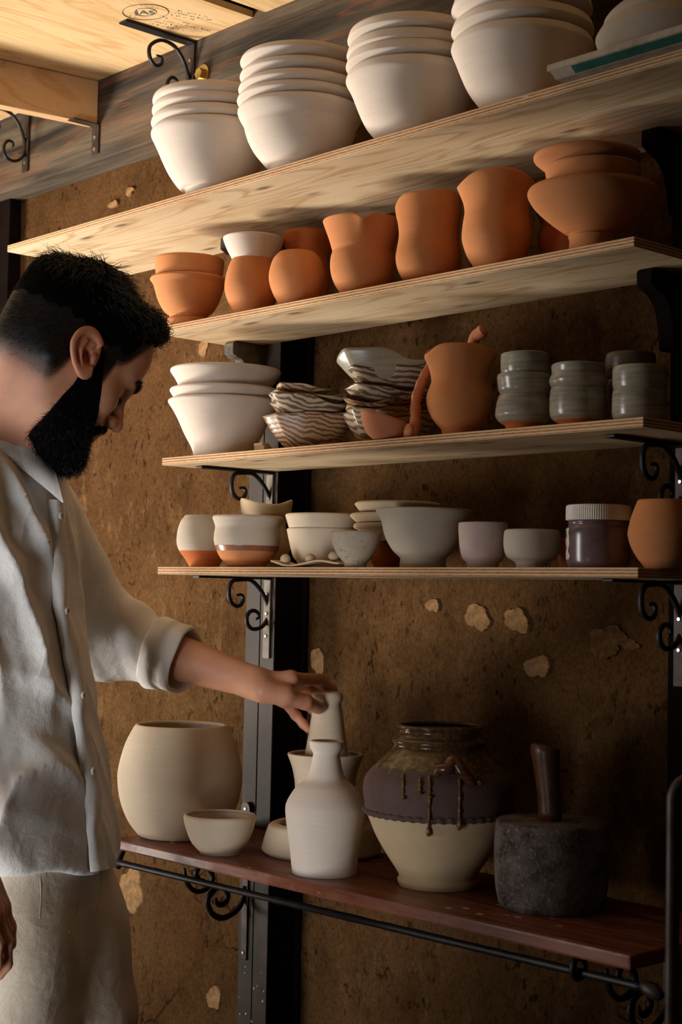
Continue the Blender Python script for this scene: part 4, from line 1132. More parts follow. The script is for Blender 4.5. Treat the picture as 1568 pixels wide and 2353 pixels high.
# lug handle on the shoulder
al = TOCAM+0.14
zl0 = JR[10][1]; rl0 = JR[10][0]
def onjar(a, z, lift):
    i = max(k for k in range(len(JR)-1) if JR[k][1] <= z)
    f = (z-JR[i][1])/max(1e-6, JR[i+1][1]-JR[i][1]); r = JR[i][0]+(JR[i+1][0]-JR[i][0])*f
    return Vector(((r+lift)*math.cos(a), (r+lift)*math.sin(a), z))
lug = [onjar(al-0.27, zl0-0.004, -0.001), onjar(al-0.20, zl0+0.004, 0.009), onjar(al-0.08, zl0+0.006, 0.014), onjar(al, zl0+0.016, 0.018), onjar(al+0.09, zl0+0.004, 0.013), onjar(al+0.20, zl0-0.008, 0.006), onjar(al+0.27, zl0-0.014, -0.001)]
LP_ = catmull(lug, 5); nl = len(LP_)
M['lug'] = glaze('brown_lug_glaze', (66, 36, 24), (110, 72, 48), 0.2)
tube('lug_handle', LP_, [0.0055+0.0035*math.sin(PI*k/(nl-1)) for k in range(nl)], M['lug'], jr2, 10)
M['dripglaze'] = glaze('olive_drip_glaze', (96, 64, 32), (134, 104, 60), 0.15)
for (px_, y0p, y1p, rad) in ((361, 380, 640, 0.0032), (495, 380, 600, 0.0034), (245, 380, 480, 0.0036), (318, 390, 455, 0.0045), (585, 380, 410, 0.004), (361, 380, 470, 0.004)):
    pts = []
    X, Y0 = J.p(px_, y0p); _, Y1 = J.p(px_, y1p)
    ax_ = proj(jb+Vector((0, 0, zr_)))
    for k in range(9):
        f = k/8; z_ = jb.z+zr_
        Yt = Y0+(Y1-Y0)*f
        for _ in range(4):
            q = proj((jb.x, jb.y, z_)); z_ += (q[1]-Yt)*q[2]/F_PX
        zl_ = z_-jb.z+0.010
        s_ = (X-ax_[0])*ax_[2]/F_PX
        i = max(kk for kk in range(len(JR)-1) if JR[kk][1] <= zl_)
        g = (zl_-JR[i][1])/(JR[i+1][1]-JR[i][1]); r = JR[i][0]+(JR[i+1][0]-JR[i][0])*g
        an_ = TOCAM+math.asin(max(-1, min(1, s_/r)))
        ext = 0.0005 if zl_ > zr_+0.006 else (0.0036 if zl_ > zr_-0.006 else 0.0005)
        pts.append(Vector(((r+ext)*math.cos(an_), (r+ext)*math.sin(an_), zl_)))
    P_ = catmull(pts, 3); npp = len(P_)
    tube('glaze_drip', P_, [2.2*rad*(0.55+0.25*math.sin(k*0.9)*0.5+(0.35 if k > npp-5 else 0))*(0.6 if k == npp-1 else 1) for k in range(npp)], M['dripglaze'], jr2, 8, 0.5)
# wooden mallet
y_ = bench_y(1267, 2104, 118)
b, pr = J.prof(953, 1000, y_, ZB, [(735, 1030), (712, 1000), (700, 940), (691, 880), (686, 740), (690, 640), (696, 592), (705, 582)])
def malletmat():
    m = MT('worn_mallet_head', 0.9, 0.15)
    v = m.co(); a_ = m.noise(v, 28, 5, 0.7); f_ = m.noise(v, 190, 4, 0.75)
    col = m.mix(m.ramp(a_, ((0.35, BW[0]), (0.65, BW[1]))), lin(66, 52, 46), lin(124, 114, 108))
    col = m.mix(m.ramp(f_, ((0.55, BW[0]), (0.72, (0.8, 0.8, 0.8, 1)))), col, lin(178, 170, 162))
    return m.out(col, None, m.bump(m.math('ADD', f_, m.math('MULTIPLY', a_, 0.6)), 0.7, 0.003))
M['mallet'] = malletmat()
ml = empty('wooden_mallet', b); tag(ml, 'heavy worn wooden mallet standing head down beside the glazed jar', 'mallet')
link('mallet_head', lathe_mesh('mallet_head', pr, 0.003, closed=True, wob=0.006, seed=9), M['mallet'], ml, smooth=True)
hz = pr[-1][1]
hx = []
for xl, xr, yy in ((890, 1008, 580), (888, 1008, 540), (884, 1003, 470), (876, 1000, 400), (862, 998, 310), (851, 1003, 260), (851, 1006, 240), (862, 998, 232)):
    X0, Y0 = J.p(xl, yy); X1, _ = J.p(xr, yy); z_ = b.z+hz
    for _ in range(4):
        q = proj((b.x, b.y, z_)); z_ += (q[1]-Y0)*q[2]/F_PX
    q = proj((b.x, b.y, z_)); xc_ = ((X0+X1)/2-q[0])*q[2]/F_PX; rr = (X1-X0)/2*q[2]/F_PX
    hx.append((CR*xc_+Vector((0, 0, z_-b.z)), rr))
hx[0] = (Vector((hx[0][0].x, hx[0][0].y, hz-0.004)), hx[0][1])
M['handlewood'] = plain('dark_polished_handle', (98, 58, 34), 0.35, 0.45, 0, 0.5, 30, 0.2, c2=(44, 24, 14))
tube('mallet_handle', [p for p, r in hx], [r for p, r in hx], M['handlewood'], ml, 22, 0.8)

# ================================================================== PERSON
RH = np.array((math.cos(YAW), math.sin(YAW), 0.0)); DH = np.array((-math.sin(YAW), math.cos(YAW), 0.0))
def to_l(p):                      # world -> figure frame (right, away, up)
    p = np.array(p); return np.array((p@RH, p@DH, p[2]))
def mp(px, py, t): return to_l(at_t(px, py, t))
def to_w(V):
    return V[:, 0:1]*RH + V[:, 1:2]*DH + V[:, 2:3]*np.array((0, 0, 1.0))
f32 = np.float32
def smin(a, b, k):
    h = np.maximum(k-np.abs(a-b), 0)/k
    return np.minimum(a, b)-h*h*k*0.25
def smax(a, b, k): return -smin(-a, -b, k)
def ell(x, y, z, c, r):
    px, py, pz = x-c[0], y-c[1], z-c[2]
    k0 = np.sqrt((px/r[0])**2+(py/r[1])**2+(pz/r[2])**2)
    k1 = np.sqrt((px/r[0]**2)**2+(py/r[1]**2)**2+(pz/r[2]**2)**2)
    return k0*(k0-1)/np.maximum(k1, 1e-6)
def sph(x, y, z, c, r): return np.sqrt((x-c[0])**2+(y-c[1])**2+(z-c[2])**2)-r
def cap(x, y, z, a, b, ra, rb):
    a = np.array(a, float); b = np.array(b, float); d = b-a; L = d@d
    t = np.clip(((x-a[0])*d[0]+(y-a[1])*d[1]+(z-a[2])*d[2])/L, 0, 1)
    return np.sqrt((x-a[0]-d[0]*t)**2+(y-a[1]-d[1]*t)**2+(z-a[2]-d[2]*t)**2)-(ra+(rb-ra)*t)
def grid(lo, hi, h):
    lo = np.array(lo); n = np.ceil((np.array(hi)-lo)/h).astype(int)+1
    X = (lo[0]+h*np.arange(n[0])).astype(f32)[:, None, None]
    Y = (lo[1]+h*np.arange(n[1])).astype(f32)[None, :, None]
    Z = (lo[2]+h*np.arange(n[2])).astype(f32)[None, None, :]
    return X, Y, Z, lo, h
def surface_nets(F, lo, h):
    S = F < 0
    C = [S[i:S.shape[0]-1+i, j:S.shape[1]-1+j, k:S.shape[2]-1+k] for i in (0, 1) for j in (0, 1) for k in (0, 1)]
    cnt = sum(c.astype(np.int8) for c in C)
    act = (cnt > 0) & (cnt < 8)
    I = np.argwhere(act); n = len(I)
    idx = np.full(act.shape, -1, np.int64); idx[act] = np.arange(n)
    acc = np.zeros((n, 3)); num = np.zeros(n)
    offs = [(i, j, k) for i in (0, 1) for j in (0, 1) for k in (0, 1)]
    val = {o: F[I[:, 0]+o[0], I[:, 1]+o[1], I[:, 2]+o[2]].astype(float) for o in offs}
    for o in offs:
        for ax in range(3):
            if o[ax] == 0:
                q = list(o); q[ax] = 1; q = tuple(q)
                a, b = val[o], val[q]; m = (a < 0) != (b < 0)
                t = np.where(m, a/np.where(m, a-b, 1), 0)
                p = np.array(o, float)[None, :].repeat(n, 0); p[:, ax] += t
                acc += p*m[:, None]; num += m
    V = (I+acc/num[:, None])*h+np.array(lo)
    Q = []
    for ax in range(3):
        sl0 = [slice(None)]*3; sl1 = [slice(None)]*3
        sl0[ax] = slice(0, -1); sl1[ax] = slice(1, None)
        ch = S[tuple(sl0)] != S[tuple(sl1)]
        E = np.argwhere(ch); b, c = [(1, 2), (2, 0), (0, 1)][ax]
        ok = (E[:, b] > 0) & (E[:, c] > 0) & (E[:, b] < F.shape[b]-1) & (E[:, c] < F.shape[c]-1); E = E[ok]
        def cell(db, dc):
            q = E.copy(); q[:, b] += db; q[:, c] += dc; return idx[q[:, 0], q[:, 1], q[:, 2]]
        quad = np.stack([cell(-1, -1), cell(0, -1), cell(0, 0), cell(-1, 0)], 1)
        flip = ~S[E[:, 0], E[:, 1], E[:, 2]]
        quad[flip] = quad[flip][:, ::-1]
        Q.append(quad)
    Q = np.concatenate(Q); Q = Q[(Q >= 0).all(1)]
    return V, Q
def relax(V, Q, it=2, w=0.5):
    e = np.concatenate([Q[:, [0, 1]], Q[:, [1, 2]], Q[:, [2, 3]], Q[:, [3, 0]]])
    for _ in range(it):
        s = np.zeros_like(V); c = np.zeros(len(V))
        np.add.at(s, e[:, 0], V[e[:, 1]]); np.add.at(s, e[:, 1], V[e[:, 0]])
        np.add.at(c, e[:, 0], 1); np.add.at(c, e[:, 1], 1)
        V = V*(1-w)+w*s/np.maximum(c, 1)[:, None]
    return V
def np_mesh(name, V, Q):
    me = bpy.data.meshes.new(name)
    me.vertices.add(len(V)); me.vertices.foreach_set('co', np.asarray(V, f32).ravel())
    nq = len(Q); k = Q.shape[1]
    me.loops.add(nq*k); me.loops.foreach_set('vertex_index', np.asarray(Q, np.int32).ravel())
    me.polygons.add(nq); me.polygons.foreach_set('loop_start', np.arange(0, nq*k, k, dtype=np.int32))
    me.update(calc_edges=True); me.validate()
    me.polygons.foreach_set('use_smooth', np.ones(len(me.polygons), bool))
    return me

# ---------------- frames
T_EAR = 2.03
PH, PS = math.radians(36), math.radians(26)
e_r = np.array((1.0, 0, 0)); e_d = np.array((0, 1.0, 0)); e_z = np.array((0, 0, 1.0))
hd = math.cos(PS)*e_r+math.sin(PS)*e_d
H_F = math.cos(PH)*hd-math.sin(PH)*e_z
H_U = math.cos(PH)*e_z+math.sin(PH)*hd
H_S = math.sin(PS)*e_r-math.cos(PS)*e_d          # side that faces the camera
EAR = mp(201, 812, T_EAR)
H_O = EAR-0.078*H_S-0.0165*hd                               # head origin, on the midline between the ears
def head_l(p): return H_O+p[0]*H_F+p[1]*H_U+p[2]*H_S
PHI = math.radians(16)
B_F = math.cos(PHI)*e_r-math.sin(PHI)*e_d         # chest direction
B_L = math.sin(PHI)*e_r+math.cos(PHI)*e_d         # towards the far (left) shoulder
T_B = 2.12
NECK = mp(8, 1035, T_B)
def head_sdf(x, y, z):
    """x forward, y up, z side, origin between the ears; returns skin distance"""
    az = np.abs(z)
    d = ell(x, y, z, (-0.006, 0.044, 0), (0.098, 0.086, 0.0755))
    d = smin(d, ell(x, y, z, (0.040, -0.008, 0), (0.058, 0.088, 0.062)), 0.03)
    d = smin(d, ell(x, y, z, (0.040, -0.066, 0), (0.050, 0.036, 0.050)), 0.03)
    d = smin(d, sph(x, y, z, (0.080, -0.086, 0), 0.018), 0.025)
    d = smin(d, ell(x, y, z, (0.060, 0.062, 0), (0.040, 0.045, 0.055)), 0.03)
    d = smin(d, cap(x, y, az, (0.092, 0.030, 0.0), (0.082, 0.031, 0.036), 0.0125, 0.011), 0.018)
    d = smin(d, sph(x, y, az, (0.066, -0.014, 0.043), 0.019), 0.03)
    d = smax(d, -ell(x, y, az, (0.1015, 0.011, 0.033), (0.017, 0.011, 0.019)), 0.012)
    d = smin(d, ell(x, y, az, (0.0785, 0.0095, 0.032), (0.0135, 0.0115, 0.0145)), 0.004)
    d = smin(d, cap(x, y, z, (0.096, 0.016, 0), (0.117, -0.019, 0), 0.0072, 0.0092), 0.010)
    d = smin(d, sph(x, y, az, (0.1065, -0.0225, 0.0105), 0.0078), 0.007)
    d = smax(d, -sph(x, y, az, (0.1105, -0.0305, 0.0068), 0.0038), 0.003)
    d = smin(d, ell(x, y, z, (0.092, -0.046, 0), (0.014, 0.012, 0.024)), 0.014)
    d = smin(d, cap(x, y, az, (0.1015, -0.0445, 0.0), (0.092, -0.048, 0.022), 0.0052, 0.0025), 0.005)
    d = smin(d, cap(x, y, az, (0.1000, -0.0555, 0.0), (0.091, -0.050, 0.021), 0.0058, 0.0025), 0.005)
    return d
def ear_sdf(x, y, z):
    # ear frame: e2 up the ear, e1 forward, e3 out; near ear only gets detail, mirrored for the far one
    az = np.abs(z)
    a = math.radians(30); b = math.radians(10)
    c0 = np.array((0.0105, 0.0095, 0.0790))
    e2 = np.array((-math.sin(a), math.cos(a), 0.0))
    e1 = np.array((math.cos(a)*math.cos(b), math.sin(a)*math.cos(b), -math.sin(b)))
    e3 = np.cross(e1, e2)
    dx, dy, dz = x-c0[0], y-c0[1], az-c0[2]
    X = dx*e1[0]+dy*e1[1]+dz*e1[2]; Y = dx*e2[0]+dy*e2[1]+dz*e2[2]; Z = dx*e3[0]+dy*e3[1]+dz*e3[2]
    taper = 1.0+0.22*np.clip(-Y/0.03, -0.3, 1)          # narrower towards the lobe
    Xs = X*1.46*taper
    rad = np.sqrt(Xs**2+Y**2)
    disc = np.maximum((rad-0.0298)/1.35, np.abs(Z+0.0025)-0.0018)-0.0008
    dr = (rad-0.0290)/1.4
    helix = np.sqrt(dr**2+(Z-0.0022)**2)-0.0040
    helix = np.maximum(helix, (X-0.010)-np.clip(Y, 0, 1)*0.9)
    d = smin(disc, helix, 0.0035)
    anti = cap(X, Y, Z, (-0.0010, 0.0150, 0.0005), (-0.0085, 0.0015, 0.0022), 0.0022, 0.0027)
    anti = np.minimum(anti, cap(X, Y, Z, (-0.0085, 0.0015, 0.0022), (-0.0045, -0.0165, 0.0018), 0.0027, 0.0024))
    anti = np.minimum(anti, cap(X, Y, Z, (0.0105, 0.012, 0.000), (0.001, -0.0005, -0.001), 0.0022, 0.0010))
    d = smin(d, anti, 0.003)
    d = smin(d, ell(X, Y, Z, (0.002, -0.027, 0.0008), (0.0095, 0.0085, 0.0040)), 0.006)
    root = ell(X, Y, Z, (0.005, -0.002, -0.011), (0.014, 0.024, 0.012))
    root = np.maximum(root, Z+0.0030)
    d = smin(d, root, 0.004)
    d = smax(d, -ell(X, Y, Z, (0.0030, -0.006, 0.0020), (0.0085, 0.0100, 0.0110)), 0.0025)
    d = smin(d, ell(X, Y, Z, (0.0120, -0.006, 0.0005), (0.0045, 0.0060, 0.0042)), 0.003)
    return d
def hl(X, Y, Z):
    dx, dy, dz = X-f32(H_O[0]), Y-f32(H_O[1]), Z-f32(H_O[2])
    return (dx*f32(H_F[0])+dy*f32(H_F[1])+dz*f32(H_F[2]), dx*f32(H_U[0])+dy*f32(H_U[1])+dz*f32(H_U[2]), dx*f32(H_S[0])+dy*f32(H_S[1])+dz*f32(H_S[2]))
def skin_head(X, Y, Z):
    x, y, z = hl(X, Y, Z)
    d = head_sdf(x, y, z)
    # neck and the slope to the shoulders
    nb = NECK
    d2 = cap(X, Y, Z, head_l((-0.030, -0.012, 0)), nb+np.array((0, 0, -0.02)), 0.060, 0.066)
    d2 = smin(d2, cap(X, Y, Z, nb-0.02*B_F+0.03*e_z, nb-0.03*B_F-0.03*e_z+0.10*B_L, 0.045, 0.04), 0.05)
    d2 = smin(d2, cap(X, Y, Z, nb-0.02*B_F+0.03*e_z, nb-0.03*B_F-0.03*e_z-0.10*B_L, 0.045, 0.04), 0.05)
    d2 = smin(d2, cap(X, Y, Z, head_l((-0.02, -0.02, 0.062)), nb+0.045*B_F-0.025*e_z, 0.011, 0.010), 0.03)
    return smin(d, d2, 0.028)
lo = H_O+np.array((-0.26, -0.16, -0.27)); hi = H_O+np.array((0.17, 0.17, 0.16))
X, Y, Z, lo, h = grid(lo, hi, 0.0024)
Fh = skin_head(X, Y, Z)
Vh, Qh = surface_nets(Fh, lo, h)
del Fh
Vh = relax(Vh, Qh, 1, 0.35)
nskin = len(Vh)
for sg in (1, -1):                                  # the ears, on a finer grid, rooted in the skull
    ec = head_l((0.0105, 0.0095, 0.079*sg))
    X, Y, Z, lo, h = grid(ec-0.048, ec+0.048, 0.0012)
    x, y, z = hl(X, Y, Z)
    Fe = np.where(z*sg > 0.055, ear_sdf(x, y, z*sg), 1.0)
    ve, qe = surface_nets(Fe.astype(f32), lo, h); ve = relax(ve, qe, 2, 0.4)
    Qh = np.concatenate([Qh, qe+len(Vh)]); Vh = np.concatenate([Vh, ve])

# ---------------- reaching arm and hand
TBOT = proj((cone_base.x, cone_base.y, cone_base.z+cone_pr[-1][1]))[2]
tb = TBOT
def J_(px, py, dt): return mp(px, py, tb+dt)
WR = J_(585, 1571, -0.060)
EL = mp(228, 1455, 2.43)
idx_ = [J_(668, 1560, -0.052), J_(733, 1562, 0.020), J_(762, 1583, 0.037), J_(768, 1606, 0.034)]
mid_ = [J_(672, 1568, -0.030), J_(724, 1592, 0.046), J_(750, 1617, 0.048), J_(764, 1634, 0.036)]
rin_ = [J_(664, 1584, -0.012), J_(706, 1618, 0.052), J_(731, 1642, 0.050), J_(748, 1658, 0.040)]
pin_ = [J_(650, 1604, 0.004), J_(680, 1643, 0.030), J_(698, 1664, 0.026), J_(709, 1676, 0.022)]
thb_ = [J_(606, 1588, -0.075), J_(655, 1600, -0.074), J_(702, 1613, -0.055), J_(732, 1627, -0.0305)]
def hand_sdf(X, Y, Z, wr, idx, mid, rin, pin, thb, fore, sc=1.0):
    s = sc
    d = cap(X, Y, Z, wr, fore, 0.0185*s, 0.036*s)
    d = smin(d, cap(X, Y, Z, wr+0.003*e_z, fore+0.004*e_z+0.006*e_d, 0.0185*s, 0.034*s), 0.02)
    palm = cap(X, Y, Z, wr, idx[0], 0.0160*s, 0.0125*s)
    for q, r in ((mid, 0.0125), (rin, 0.012), (pin, 0.011)):
        palm = smin(palm, cap(X, Y, Z, wr, q[0], 0.0150*s, r*s), 0.012)
    cen = (idx[0]+mid[0]+rin[0]+pin[0])/4
    palm = smin(palm, cap(X, Y, Z, wr*0.55+cen*0.45, cen, 0.016*s, 0.0125*s), 0.012)
    palm = smin(palm, cap(X, Y, Z, thb[0], thb[1]*0.9+idx[0]*0.1, 0.0165*s, 0.0135*s), 0.012)
    palm = smin(palm, cap(X, Y, Z, wr*0.7+pin[0]*0.3-0.003*e_z, pin[0], 0.0135*s, 0.011*s), 0.010)
    d = smin(d, palm, 0.014)
    fd = None
    for q, rr in ((idx, (0.0098, 0.0090, 0.0080, 0.0068)), (mid, (0.0100, 0.0092, 0.0082, 0.0070)), (rin, (0.0094, 0.0086, 0.0076, 0.0066)), (pin, (0.0086, 0.0076, 0.0068, 0.0060)), (thb, (0.0150, 0.0124, 0.0114, 0.0092))):
        f_ = None
        for i in range(3):
            c = cap(X, Y, Z, q[i], q[i+1], rr[i]*s*1.04, rr[i+1]*s*1.04)
            f_ = c if f_ is None else smin(f_, c, 0.004)
        f_ = np.minimum(f_, sph(X, Y, Z, q[1], rr[1]*1.07*s))
        fd = f_ if fd is None else smin(fd, f_, 0.0022)
    return smin(d, fd, 0.009)
allp = np.array([WR, *idx_, *mid_, *rin_, *pin_, *thb_])
FORE = WR+(EL-WR)*0.70
lo = np.minimum(allp.min(0), FORE)-0.045; hi = np.maximum(allp.max(0), FORE)+0.04
X, Y, Z, lo, h = grid(lo, hi, 0.0019)
Fa = hand_sdf(X, Y, Z, WR, idx_, mid_, rin_, pin_, thb_, FORE)
Va, Qa = surface_nets(Fa, lo, h); del Fa
Va = relax(Va, Qa, 1, 0.35)

# ---------------- the hanging right hand at the frame edge
tr = 1.83
def K_(px, py, dt=0.0): return mp(px, py, tr+dt)
wr2 = K_(-58, 2010, 0.0)
idx2 = [K_(-10, 2085, 0.012), K_(10, 2140, 0.02), K_(8, 2185, 0.022), K_(-6, 2212, 0.02)]
mid2 = [K_(-18, 2098, -0.008), K_(12, 2165, -0.004), K_(12, 2215, 0.0), K_(-4, 2240, 0.0)]
rin2 = [K_(-32, 2105, -0.024), K_(-10, 2170, -0.024), K_(-10, 2216, -0.02), K_(-24, 2240, -0.018)]
pin2 = [K_(-48, 2105, -0.036), K_(-32, 2160, -0.038), K_(-32, 2196, -0.034), K_(-44, 2216, -0.030)]
thb2 = [K_(-30, 2035, 0.022), K_(-4, 2085, 0.038), K_(14, 2130, 0.040), K_(20, 2168, 0.036)]
fore2 = K_(-185, 1765, 0.055)
al2 = np.array([wr2, *idx2, *mid2, *rin2, *pin2, *thb2, fore2])
X, Y, Z, lo, h = grid(al2.min(0)-0.045, al2.max(0)+0.045, 0.0025)
Fr = hand_sdf(X, Y, Z, wr2, idx2, mid2, rin2, pin2, thb2, fore2)
Vr, Qr = surface_nets(Fr, lo, h); del Fr
Vr = relax(Vr, Qr, 1, 0.35)
# chest and arms under the clothes join the three into one body
def zrow(py, t=T_B, px=0): return at_t(px, py, t).z
SHL = mp(82, 1190, 2.25); SHR = mp(-150, 1150, 1.965)
EL2 = mp(-275, 1530, 1.955)
HIPZ = zrow(2010)
cx0 = mp(0, 1700, T_B)
X, Y, Z, lo, h = grid((cx0[0]-0.40, cx0[1]-0.30, HIPZ-0.02), (cx0[0]+0.32, cx0[1]+0.32, NECK[2]+0.03), 0.012)
Fc_ = cap(X, Y, Z, NECK-0.10*e_z, cx0-0.22*e_z, 0.07, 0.07)
Fc_ = smin(Fc_, cap(X, Y, Z, SHL, SHR, 0.05, 0.05), 0.06)
Fc_ = smin(Fc_, cap(X, Y, Z, SHL, EL, 0.045, 0.036), 0.03); Fc_ = smin(Fc_, cap(X, Y, Z, EL, FORE, 0.036, 0.034), 0.02)
Fc_ = smin(Fc_, cap(X, Y, Z, SHR, EL2, 0.045, 0.036), 0.03); Fc_ = smin(Fc_, cap(X, Y, Z, EL2, fore2, 0.036, 0.034), 0.02)
Fc_ = smin(Fc_, cap(X, Y, Z, NECK-0.06*e_z, NECK+0.03*e_z, 0.07, 0.06), 0.04)
Vc, Qc = surface_nets(Fc_, lo, h); del Fc_

# ---------------- skin colouring per vertex (beard shadow, fade, lips)
def sstep(a, b, x):
    t = np.clip((x-a)/(b-a), 0, 1); return t*t*(3-2*t)
def head_coords(V):
    d = V-H_O; return np.stack([d@H_F, d@H_U, d@H_S], 1)
hc = head_coords(Vh)
rngv = np.random.default_rng(4)
def hair_mask(hc):
    x, y, z = hc[:, 0], hc[:, 1], hc[:, 2]
    # hairline: rises from nape behind the ear, over the ear, forward to the temple and up across the forehead
    line = np.where(x < -0.02, -0.030-0.55*(x+0.02)*0.25, 0.0)
    nape = sstep(-0.066, 0.000, y+0.10*np.clip(-x-0.02, 0, 1)*0.0)         # behind the ear
    back = (1-sstep(-0.010, 0.006, x))*nape
    over = sstep(0.018, 0.052, y)*(1-sstep(0.052, 0.068, x-0.30*np.clip(y-0.03, 0, 1)))*sstep(-0.03, -0.005, x)
    side = sstep(-0.05, -0.02, y)*(1-sstep(0.006, 0.018, np.abs(x-0.040)))*0.85*(1-sstep(0.05, 0.06, y))
    return np.clip(np.maximum(np.maximum(back, over), side), 0, 1)
hm = hair_mask(hc)
earreg = (np.abs(hc[:, 2]) > 0.080) | (np.arange(len(hc)) >= nskin)
hm = np.where(earreg, 0, hm)
lips = np.exp(-(((hc[:, 0]-0.100)/0.012)**2+((hc[:, 1]+0.050)/0.0075)**2+(hc[:, 2]/0.022)**2))
redr = np.exp(-(((hc[:, 0]-0.115)/0.018)**2+((hc[:, 1]+0.018)/0.016)**2+(hc[:, 2]/0.02)**2))*0.5+earreg*0.45
Vb = np.concatenate([Vh, Va, Vr, Vc]); o1 = len(Vh); o2 = o1+len(Va); o3 = o2+len(Vr)
Qb = np.concatenate([Qh, Qa+o1, Qr+o2, Qc+o3])
colr = np.zeros((len(Vb), 4), f32); colr[:, 3] = 1
colr[:o1, 0] = hm; colr[:o1, 1] = np.clip(lips, 0, 1); colr[:o1, 2] = np.clip(redr, 0, 1)
# knuckles and fingertips a little redder
for P_, r_ in ((idx_[1], .013), (idx_[3], .012), (thb_[2], .014), (thb_[3], .013), (pin_[3], .012), (pin_[1], .012), (mid_[1], .012)):
    colr[o1:o2, 2] = np.maximum(colr[o1:o2, 2], np.exp(-((Va-P_)**2).sum(1)/r_**2)*0.6)
feet = to_l((mp(40, 1700, T_B)@np.array((RH[0], DH[0], 0)), 0, 0))
def skinmat():
    m = MT('skin', 0.5, 0.35)
    at = m.n('ShaderNodeVertexColor'); at.layer_name = 'zones'
    sc_ = m.n('ShaderNodeSeparateColor'); m.l(at.outputs['Color'], sc_.inputs[0])
    v = m.co(); nz = m.noise(v, 30, 4, 0.6); pore = m.noise(v, 700, 2); hairn = m.noise(v, 520, 2, 0.7)
    col = m.mix(m.ramp(nz, ((0.3, BW[0]), (0.7, BW[1]))), lin(190, 132, 102), lin(204, 148, 116))
    col = m.mix(sc_.outputs[2], col, lin(196, 112, 86))
    col = m.mix(m.math('MULTIPLY', sc_.outputs[1], 0.8), col, lin(168, 90, 78))
    hk = m.math('MULTIPLY', sc_.outputs[0], m.math('ADD', m.math('MULTIPLY', hairn, 0.9), 0.42))
    hk = m.ramp(hk, ((0.0, BW[0]), (0.22, (0.80, 0.80, 0.80, 1)), (0.48, BW[1])))
    col = m.mix(hk, col, lin(22, 17, 15))
    mt = m.out(col, None, m.bump(m.math('ADD', pore, m.math('MULTIPLY', hk, hairn)), 0.12, 0.001))
    m.b.inputs['Subsurface Weight'].default_value = 0.08
    m.b.inputs['Subsurface Radius'].default_value = (0.012, 0.005, 0.003)
    return mt
M['skin'] = skinmat()
ped = to_w(np.array([[cx0[0], cx0[1], 0.0]]))[0]
person = empty('person', ped)
tag(person, 'bearded dark haired man in white linen shirt reaching for a bottle', 'person')
PO = np.array(ped)
def part(name, V, Q, mat, parent=person):
    return link(name, np_mesh(name, to_w(np.asarray(V))-PO, Q), mat, parent)
body = part('body', Vb, Qb, M['skin'])
ca = body.data.color_attributes.new('zones', 'FLOAT_COLOR', 'POINT')
ca.data.foreach_set('color', colr.ravel())
# thumb nail
M['nail'] = plain('finger_nail', (214, 170, 148), 0.3, 0.5, 0, 0.06)
tdir = thb_[3]-thb_[2]; tdir /= np.linalg.norm(tdir)
nout = np.array((0.10, -0.85, 0.35)); nout -= tdir*(nout@tdir); nout /= np.linalg.norm(nout); nsid = np.cross(tdir, nout)
nv, nf = [], []
for i in range(7):
    for k in range(7):
        u = i/6-0.5; w_ = (k/6-0.5)*(1-0.35*max(0, u)*1.5)
        nv.append(thb_[3]+tdir*(u*0.0125+0.001)+nsid*(w_*0.0115)+nout*(0.0098-0.0034*(w_*2)**2-0.0010*(u*2)**2))
for i in range(6):
    for k in range(6): nf.append((i*7+k, i*7+k+1, i*7+k+8, i*7+k+7))
part('thumb_nail', np.array(nv), np.array(nf), M['nail'])

# ---------------- clothes
SEC = [(1010, 0, 0.072, 0.078), (1060, -12, 0.084, 0.100), (1100, -32, 0.098, 0.148), (1150, -44, 0.110, 0.178), (1220, -40, 0.112, 0.184), (1400, -30, 0.112, 0.184), (1600, 5, 0.114, 0.184), (1800, 22, 0.120, 0.190), (1900, 28, 0.124, 0.194), (2030, 32, 0.128, 0.200)]
sz = np.array([zrow(s[0]) for s in SEC])[::-1]
sx = np.array([mp(s[1], s[0], T_B)[0] for s in SEC])[::-1]; sy = np.array([mp(s[1], s[0], T_B)[1] for s in SEC])[::-1]
sa = np.array([s[2] for s in SEC])[::-1]; sbb = np.array([s[3] for s in SEC])[::-1]
def sect(z): return np.interp(z, sz, sx), np.interp(z, sz, sy), np.interp(z, sz, sa), np.interp(z, sz, sbb)
def vnoise(X, Y, Z, seed):
    """cheap smooth folds: sums of warped waves"""
    r = np.random.default_rng(seed); out = 0
    for i in range(5):
        k = r.normal(size=3); k /= np.linalg.norm(k); k *= 14+10*i
        w_ = 0.9*np.sin(9*X+r.uniform(0, 6))+0.9*np.sin(8*Z+r.uniform(0, 6))+0.8*np.sin(10*Y+r.uniform(0, 6))
        out = out+np.sin(k[0]*X+k[1]*Y+k[2]*Z+w_+r.uniform(0, 6))/(1+0.6*i)
    return out/2.6
def ridge(v): return 1-np.abs(v)*1.6
CUF0 = WR+(EL-WR)*0.615; CUF1 = WR+(EL-WR)*0.440
